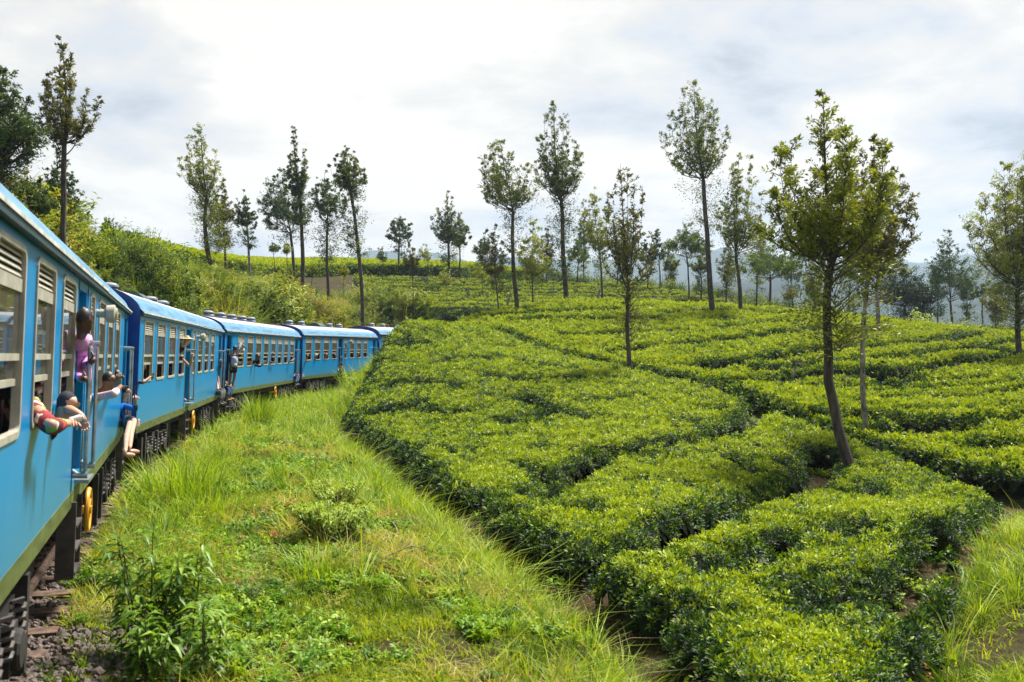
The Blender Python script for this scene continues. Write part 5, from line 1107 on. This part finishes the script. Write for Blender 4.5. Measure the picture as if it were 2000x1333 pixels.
# folded arms in a plaid sleeve, out of the second window
o = carpoint(0, 80, 800, -.1); p2 = person(0, o, 'passenger with folded arms in a red and green sleeve out of the near carriage window'); q = rel(o)
sA = q(carpoint(0, 60, 786, -.12)); sB = q(carpoint(0, 84, 780, -.2)); eA = q(carpoint(0, 100, 832, .15)); wA = q(carpoint(0, 138, 826, .21)); eB = q(carpoint(0, 140, 803, .16)); wB = q(carpoint(0, 159, 812, .24)); chP = (sA + sB) / 2 + Vector((0, .2, -.10)); hP = q(carpoint(0, 74, 752, -.42))
skin('body', [[(chP + Vector((0, .12, -.4)), .13), (chP, .14), (hP - UP * .13, .056)], *head_chain(hP - UP * .13, hP, OUT + FW), [(chP, .14), (sA, .055), (eA, .044), (wA, .030)], [(chP, .14), (sB, .055), (eB, .042), (wB, .030)], *hand(wA, q(carpoint(0, 150, 808, .30)) - wA, UP, .5), *hand(wB, Vector((.3, -.3, -.9)), FW, .7)], m_skin_l, p2)
skin('plaid_sleeve', [[(chP + Vector((0, .12, -.35)), .13), (chP, .13), (sA, .07), (eA * .5 + sA * .5 + Vector((0, 0, -.02)), .068), (eA + Vector((.02, 0, -.012)), .072), (eA * .45 + wA * .55, .052)], [(chP, .13), (sB, .06), (sB * .6 + eB * .4, .048)]], m_plaid, p2)
hair_cap('hair', hP, OUT + FW, m_hair, p2)
cup = MB(); cpos = carpoint(0, 149, 819, .25); cup.lathe([(.026, -.045), (.028, -.04), (.028, .03), (.016, .045), (.016, .055)], tuple(Vector((0, 0, 0))), 'z', 14)
cu = cup.build('water_bottle', m_whitec, smooth=True); cu.matrix_world = CAR_EMPTY[0].matrix_world @ Matrix.Translation(cpos) @ Matrix.Rotation(R(70), 4, 'X'); tag(cu, 'small white bottle in the folded hands at the near carriage window', 'bottle')
def window_person(ci, px, py, label, hair, skn, top, arm=None, hat=None, o_h=.06, face=None, s=1.0):
    """head and shoulders at a window, with one arm on or over the sill if the photo shows it"""
    c = carpoint(ci, px, py, o_h); r_ = person(ci, c, label); z0 = Vector((0, 0, 0)); nk = Vector((0, .03, -.13)); ch = Vector((0, .22 + max(0, o_h), -.36)); f = face or (OUT + FW * .3)
    sl_, sr = ch + Vector((-.17, 0, .08)), ch + Vector((.17, 0, .08)); b = [[(ch + Vector((0, .28, -.3)), .11), (ch, .11), (nk, .048)], *head_chain(nk, z0, f, s), [(ch, .11), (sl_, .046), (sl_ + Vector((-.02, .14, -.2)), .036), (sl_ + Vector((.08, .14, -.34)), .028)]]
    g = [[(ch + Vector((0, .28, -.3)), .13), (ch, .135), (nk + Vector((0, .02, -.05)), .066)], [(ch, .135), (sl_, .06), (sl_ + Vector((-.02, .14, -.2)), .05)]]
    if arm:
        e_ = Vector(carpoint(ci, *arm[0]) - c); w_a = Vector(carpoint(ci, *arm[1]) - c); b += [[(ch, .11), (sr, .046), (e_, .037), (w_a, .026)], *hand(w_a, w_a - e_, UP, .5)]; g += [[(ch, .135), (sr, .06), (sr * .4 + e_ * .6, .05)] + ([(e_, .052), (e_ * .5 + w_a * .5, .045)] if len(arm) > 2 else [])]
    skin('body', b, skn, r_); skin('shirt', g, top, r_)
    hair_cap('cap' if hat else 'hair', z0, f, hat or hair, r_, s, brim=.0 if hat is not m_blond else .17)
    return r_
window_person(0, 130, 789, 'head in a charcoal cap at the window beside the near carriage middle door', m_hair, m_skin_l, m_blackc, hat=m_cap, o_h=.10)
window_person(0, 212, 742, 'dark-haired passenger with a pale pink sleeve out of the near carriage far window', m_hair, m_skin_m, m_palepink, arm=((222, 770, .30), (234, 757, .34), 1), o_h=.12)
window_person(0, 228, 735, 'dark arm and head at the last window of the near carriage', m_hair, m_skin_d, m_greyc, arm=((232, 748, .2), (232, 733, .26)), o_h=.0)
window_person(1, 276, 718, 'passenger at the first window of the second carriage holding a black phone', m_hair, m_skin_m, m_navy, arm=((279, 748, .14), (292, 738, .22)), o_h=-.1)
window_person(1, 366, 664, 'passenger in a straw hat leaning from the second carriage middle door', m_blond, m_skin_l, m_navy, arm=((371, 716, .2), (375, 694, .30)), hat=m_blond, o_h=.14)
window_person(2, 503, 697, 'passenger in black leaning from the third carriage window', m_hair, m_skin_d, m_blackc, arm=((508, 716, .2), (512, 713, .28), 1), o_h=.20, s=1.25)
window_person(2, 531, 692, 'passenger in a white shirt at the third carriage window', m_hair, m_skin_d, m_whitec, arm=((530, 708, .12), (536, 708, .12)), o_h=.0)
window_person(2, 567, 693, 'passenger with one bare arm out of the last third carriage window', m_hair, m_skin_m, m_navy, arm=((568, 706, .16), (574, 702, .26)), o_h=-.05)
window_person(3, 600, 696, 'passenger with a bare arm out of the first fourth carriage window', m_hair, m_skin_m, m_navy, arm=((600, 707, .2), (604, 706, .3)), o_h=.02)
window_person(3, 618, 695, 'passenger in a white head scarf at the second fourth carriage window', m_whitec, m_skin_m, m_blackc, o_h=.06)
window_person(3, 637, 694, 'passenger in a blue shirt at the third fourth carriage window', m_hair, m_skin_m, m_bluec, o_h=.04)
window_person(3, 654, 695, 'passenger in dark red at the fourth window of the fourth carriage', m_hair, m_skin_d, mat('dark_red_cloth', (.16, .02, .03), .8), o_h=.0)
window_person(3, 699, 692, 'passenger in white at the far end of the fourth carriage', m_hair, m_skin_m, m_whitec, o_h=.02)
def sitter(ci, hip, knee, ankle, head, label, top, legs, skn, bare=False, hnd=None, hair=m_hair, shoes=True, hint=FW):
    """someone sitting in a doorway with the legs hanging out"""
    hp = carpoint(ci, *hip); r_ = person(ci, hp, label, 'passengers sitting in the train doors'); q = rel(hp); k, a = q(carpoint(ci, *knee)), q(carpoint(ci, *ankle)); h = q(carpoint(ci, *head)); nk = h - UP * .14; ch = nk + Vector((-.02, .06, -.2))
    off = Vector((-.19, .05, -.03)); b = [[(Vector((0, .05, .08)), .11), (ch, .11), (nk, .048)], *head_chain(nk, h, OUT + FW * .5)]; tz = []
    for d_ in (Vector((0, 0, 0)), off):
        b += [[(Vector((0, .05, .08)), .13), (d_ + Vector((.06, 0, 0)), .068), (k + d_, .050), (k * .5 + a * .5 + d_ + Vector((-.01, .015, 0)), .046), (a + d_, .028)], *foot(a + d_, OUT * .6 + hint * .6)]
        tz += [[(Vector((0, .05, .06)), .13), (d_ + Vector((.06, 0, 0)), .088), (k + d_, .068)] + ([(a + d_ + Vector((0, 0, .05)), .058)] if not bare else [])]
    sh1, sh2 = ch + Vector((-.16, 0, .07)), ch + Vector((.16, -.04, .07)); w_ = q(carpoint(ci, *hnd)) if hnd else k * .7 + Vector((0, 0, .1)); e_ = (sh2 + w_) / 2 + Vector((.02, -.10, -.12)); e2 = sh1 + Vector((-.04, -.08, -.26)); w2 = k * .6 + off + Vector((0, 0, .12))
    b += [[(ch, .13), (sh2, .052), (e_, .042), (w_, .028)], *hand(w_, w_ - e_, UP, .7), [(ch, .13), (sh1, .052), (e2, .04), (w2, .028)], *hand(w2, OUT, UP, .6)]
    skin('body', b, skn, r_); skin('trousers', tz, legs, r_)
    skin('shirt', [[(Vector((0, .05, .04)), .135), (ch, .135), (nk + Vector((0, .01, -.05)), .066)], [(ch, .135), (sh2, .062), (e_, .050), (e_ * .55 + w_ * .45, .044)], [(ch, .135), (sh1, .062), (e2, .05)]], top, r_)
    if shoes:
        for d_ in (Vector((0, 0, 0)), off): skin('shoe', [[(p_, r2 * 1.25) for p_, r2 in foot(a + d_, OUT * .6 + hint * .6)[0]]], m_shoe, r_)
    hair_cap('hair', h, OUT + FW * .5, hair, r_); return r_
s4 = sitter(0, (247, 824, .02), (262, 822, .34), (254, 874, .36), (245, 765, .06), 'barefoot passenger in a blue sleeve sitting in the near carriage end door', m_bluec, m_navy, m_skin_l, bare=True, hnd=(264, 776, .34), shoes=False)
ph = MB(); ph.box(-.045, .045, -.006, .006, -.09, .09).box(-.02, .02, -.012, -.006, .05, .085); po = ph.build('phone', m_black); po.matrix_world = CAR_EMPTY[0].matrix_world @ Matrix.Translation(carpoint(0, 263, 769, .36)); tag(po, 'black phone held up by the barefoot passenger in the blue sleeve', 'phone')
ph2 = share('phone', ph.mesh('phone', m_black)); ph2.matrix_world = CAR_EMPTY[1].matrix_world @ Matrix.Translation(carpoint(1, 298, 735, .25)) @ Matrix.Rotation(R(80), 4, 'Y') @ Matrix.Scale(1.3, 4); tag(ph2, 'black phone held out of the first window of the second carriage', 'phone')
sitter(1, (427, 766, .02), (438, 764, .38), (435, 784, .36), (426, 700, -.15), 'passenger in grey trousers and black shoes sitting in the second carriage end door', m_greyc, m_greyc, m_skin_m, hnd=(431, 704, .12))
sitter(2, (443, 760, .02), (453, 758, .34), (450, 776, .36), (443, 722, -.25), 'barefoot passenger in jeans sitting in the third carriage near door', m_navy, m_jean, m_skin_m, shoes=False)
sitter(2, (578, 737, .02), (584, 735, .32), (581, 749, .34), (577, 712, -.2), 'passenger in jeans sitting in the third carriage far door', m_navy, m_jean, m_skin_m)
sitter(3, (667, 718, .02), (672, 717, .3), (670, 729, .3), (666, 700, .02), 'passenger sitting in the fourth carriage middle door among dry stalks', m_jean, m_greyc, m_skin_d)
# backpacker hanging from the near door of the third carriage
o = carpoint(2, 450, 748, .12); o.z = 1.22; p8 = person(2, o, 'backpacker hanging outside the third carriage near door with one arm raised'); q = rel(o)
hd = q(carpoint(2, 459, 682, .34)); nk = hd + Vector((-.03, .02, -.13)); ch_ = nk + Vector((-.06, .02, -.2)); pv_ = Vector((.02, -.08, .88)); sh1, sh2 = ch_ + Vector((-.12, .12, .08)), ch_ + Vector((.12, -.1, .08)); e2_ = q(carpoint(2, 470, 672, .40)); w2 = q(carpoint(2, 479, 679, .42)); e1_ = sh1 + Vector((.02, -.05, -.3)); w1 = e1_ + Vector((.12, -.02, -.2))
skin('body', [[(pv_, .12), (ch_, .13), (nk, .056)], *head_chain(nk, hd, FW + OUT * .4), [(ch_, .13), (sh2, .054), (e2_, .042), (w2, .03)], *hand(w2, FW, UP, .5), [(ch_, .13), (sh1, .054), (e1_, .042), (w1, .03)], *hand(w1, FW, OUT, .9),
               [(pv_, .12), (Vector((-.04, .02, .8)), .085), (Vector((-.02, .0, .44)), .06), (Vector((-.04, .02, .08)), .036), (Vector((.12, -.02, .04)), .03)], [(pv_, .12), (Vector((.1, -.1, .8)), .085), (Vector((.14, -.12, .45)), .06), (Vector((.08, -.06, .08)), .036), (Vector((.24, -.1, .04)), .03)]], m_skin_m, p8)
skin('shirt', [[(pv_ + UP * .06, .13), (ch_, .14), (nk + Vector((0, .01, -.05)), .07)], [(ch_, .14), (sh2, .068), (sh2 * .4 + e2_ * .6, .054)], [(ch_, .14), (sh1, .068), (e1_, .05)]], m_navy, p8)
skin('sleeve', [[(sh2 * .45 + e2_ * .55, .068), (e2_, .064), (e2_ * .4 + w2 * .6, .052)]], m_sleeve, p8)
skin('shorts', [[(pv_, .145), (Vector((-.04, .02, .76)), .11), (Vector((-.02, 0, .52)), .10)], [(pv_, .145), (Vector((.1, -.1, .76)), .11), (Vector((.13, -.12, .53)), .10)]], m_blackc, p8)
hair_cap('hair', hd, FW + OUT * .4, m_hair, p8, 1.2)
bp = empty('backpack'); bp.matrix_world = CAR_EMPTY[2].matrix_world @ Matrix.Translation(Vector(o) + ch_ + Vector((-.20, -.10, -.12))); tag(bp, 'pale blue and white backpack on the person hanging outside the third carriage', 'backpack')
bp['carried'] = True
skin('bag', [[(Vector((0, 0, -.22)), .14), (Vector((0, 0, 0)), .155), (Vector((.02, 0, .2)), .11)]], m_bag, bp, 2); skin('pocket', [[(Vector((-.08, -.05, -.2)), .08), (Vector((-.09, -.05, -.05)), .085)]], m_whitec, bp, 2)
skin('strap', [[(Vector((.04, -.08, .2)), .02), (Vector((.16, -.1, .28)), .02), (Vector((.24, -.1, .1)), .02), (Vector((.16, -.1, -.15)), .02)]], m_navy, bp); skin('strap', [[(Vector((.04, .08, .2)), .02), (Vector((.14, .1, .28)), .02), (Vector((.2, .1, .1)), .02)]], m_navy, bp)
cam_b = MB(); cam_b.box(-.07, .07, -.03, .03, -.045, .045).lathe([(.035, .03), (.035, .10), (.03, .105)], (0, 0, 0), 'x', 12).box(-.02, .02, -.02, .02, .045, .065)
cb = cam_b.build('camera_body', m_whitec); cb.matrix_world = CAR_EMPTY[2].matrix_world @ Matrix.Translation(carpoint(2, 475, 683, .45)); tag(cb, 'white camera in the raised hand of the backpacker', 'camera')
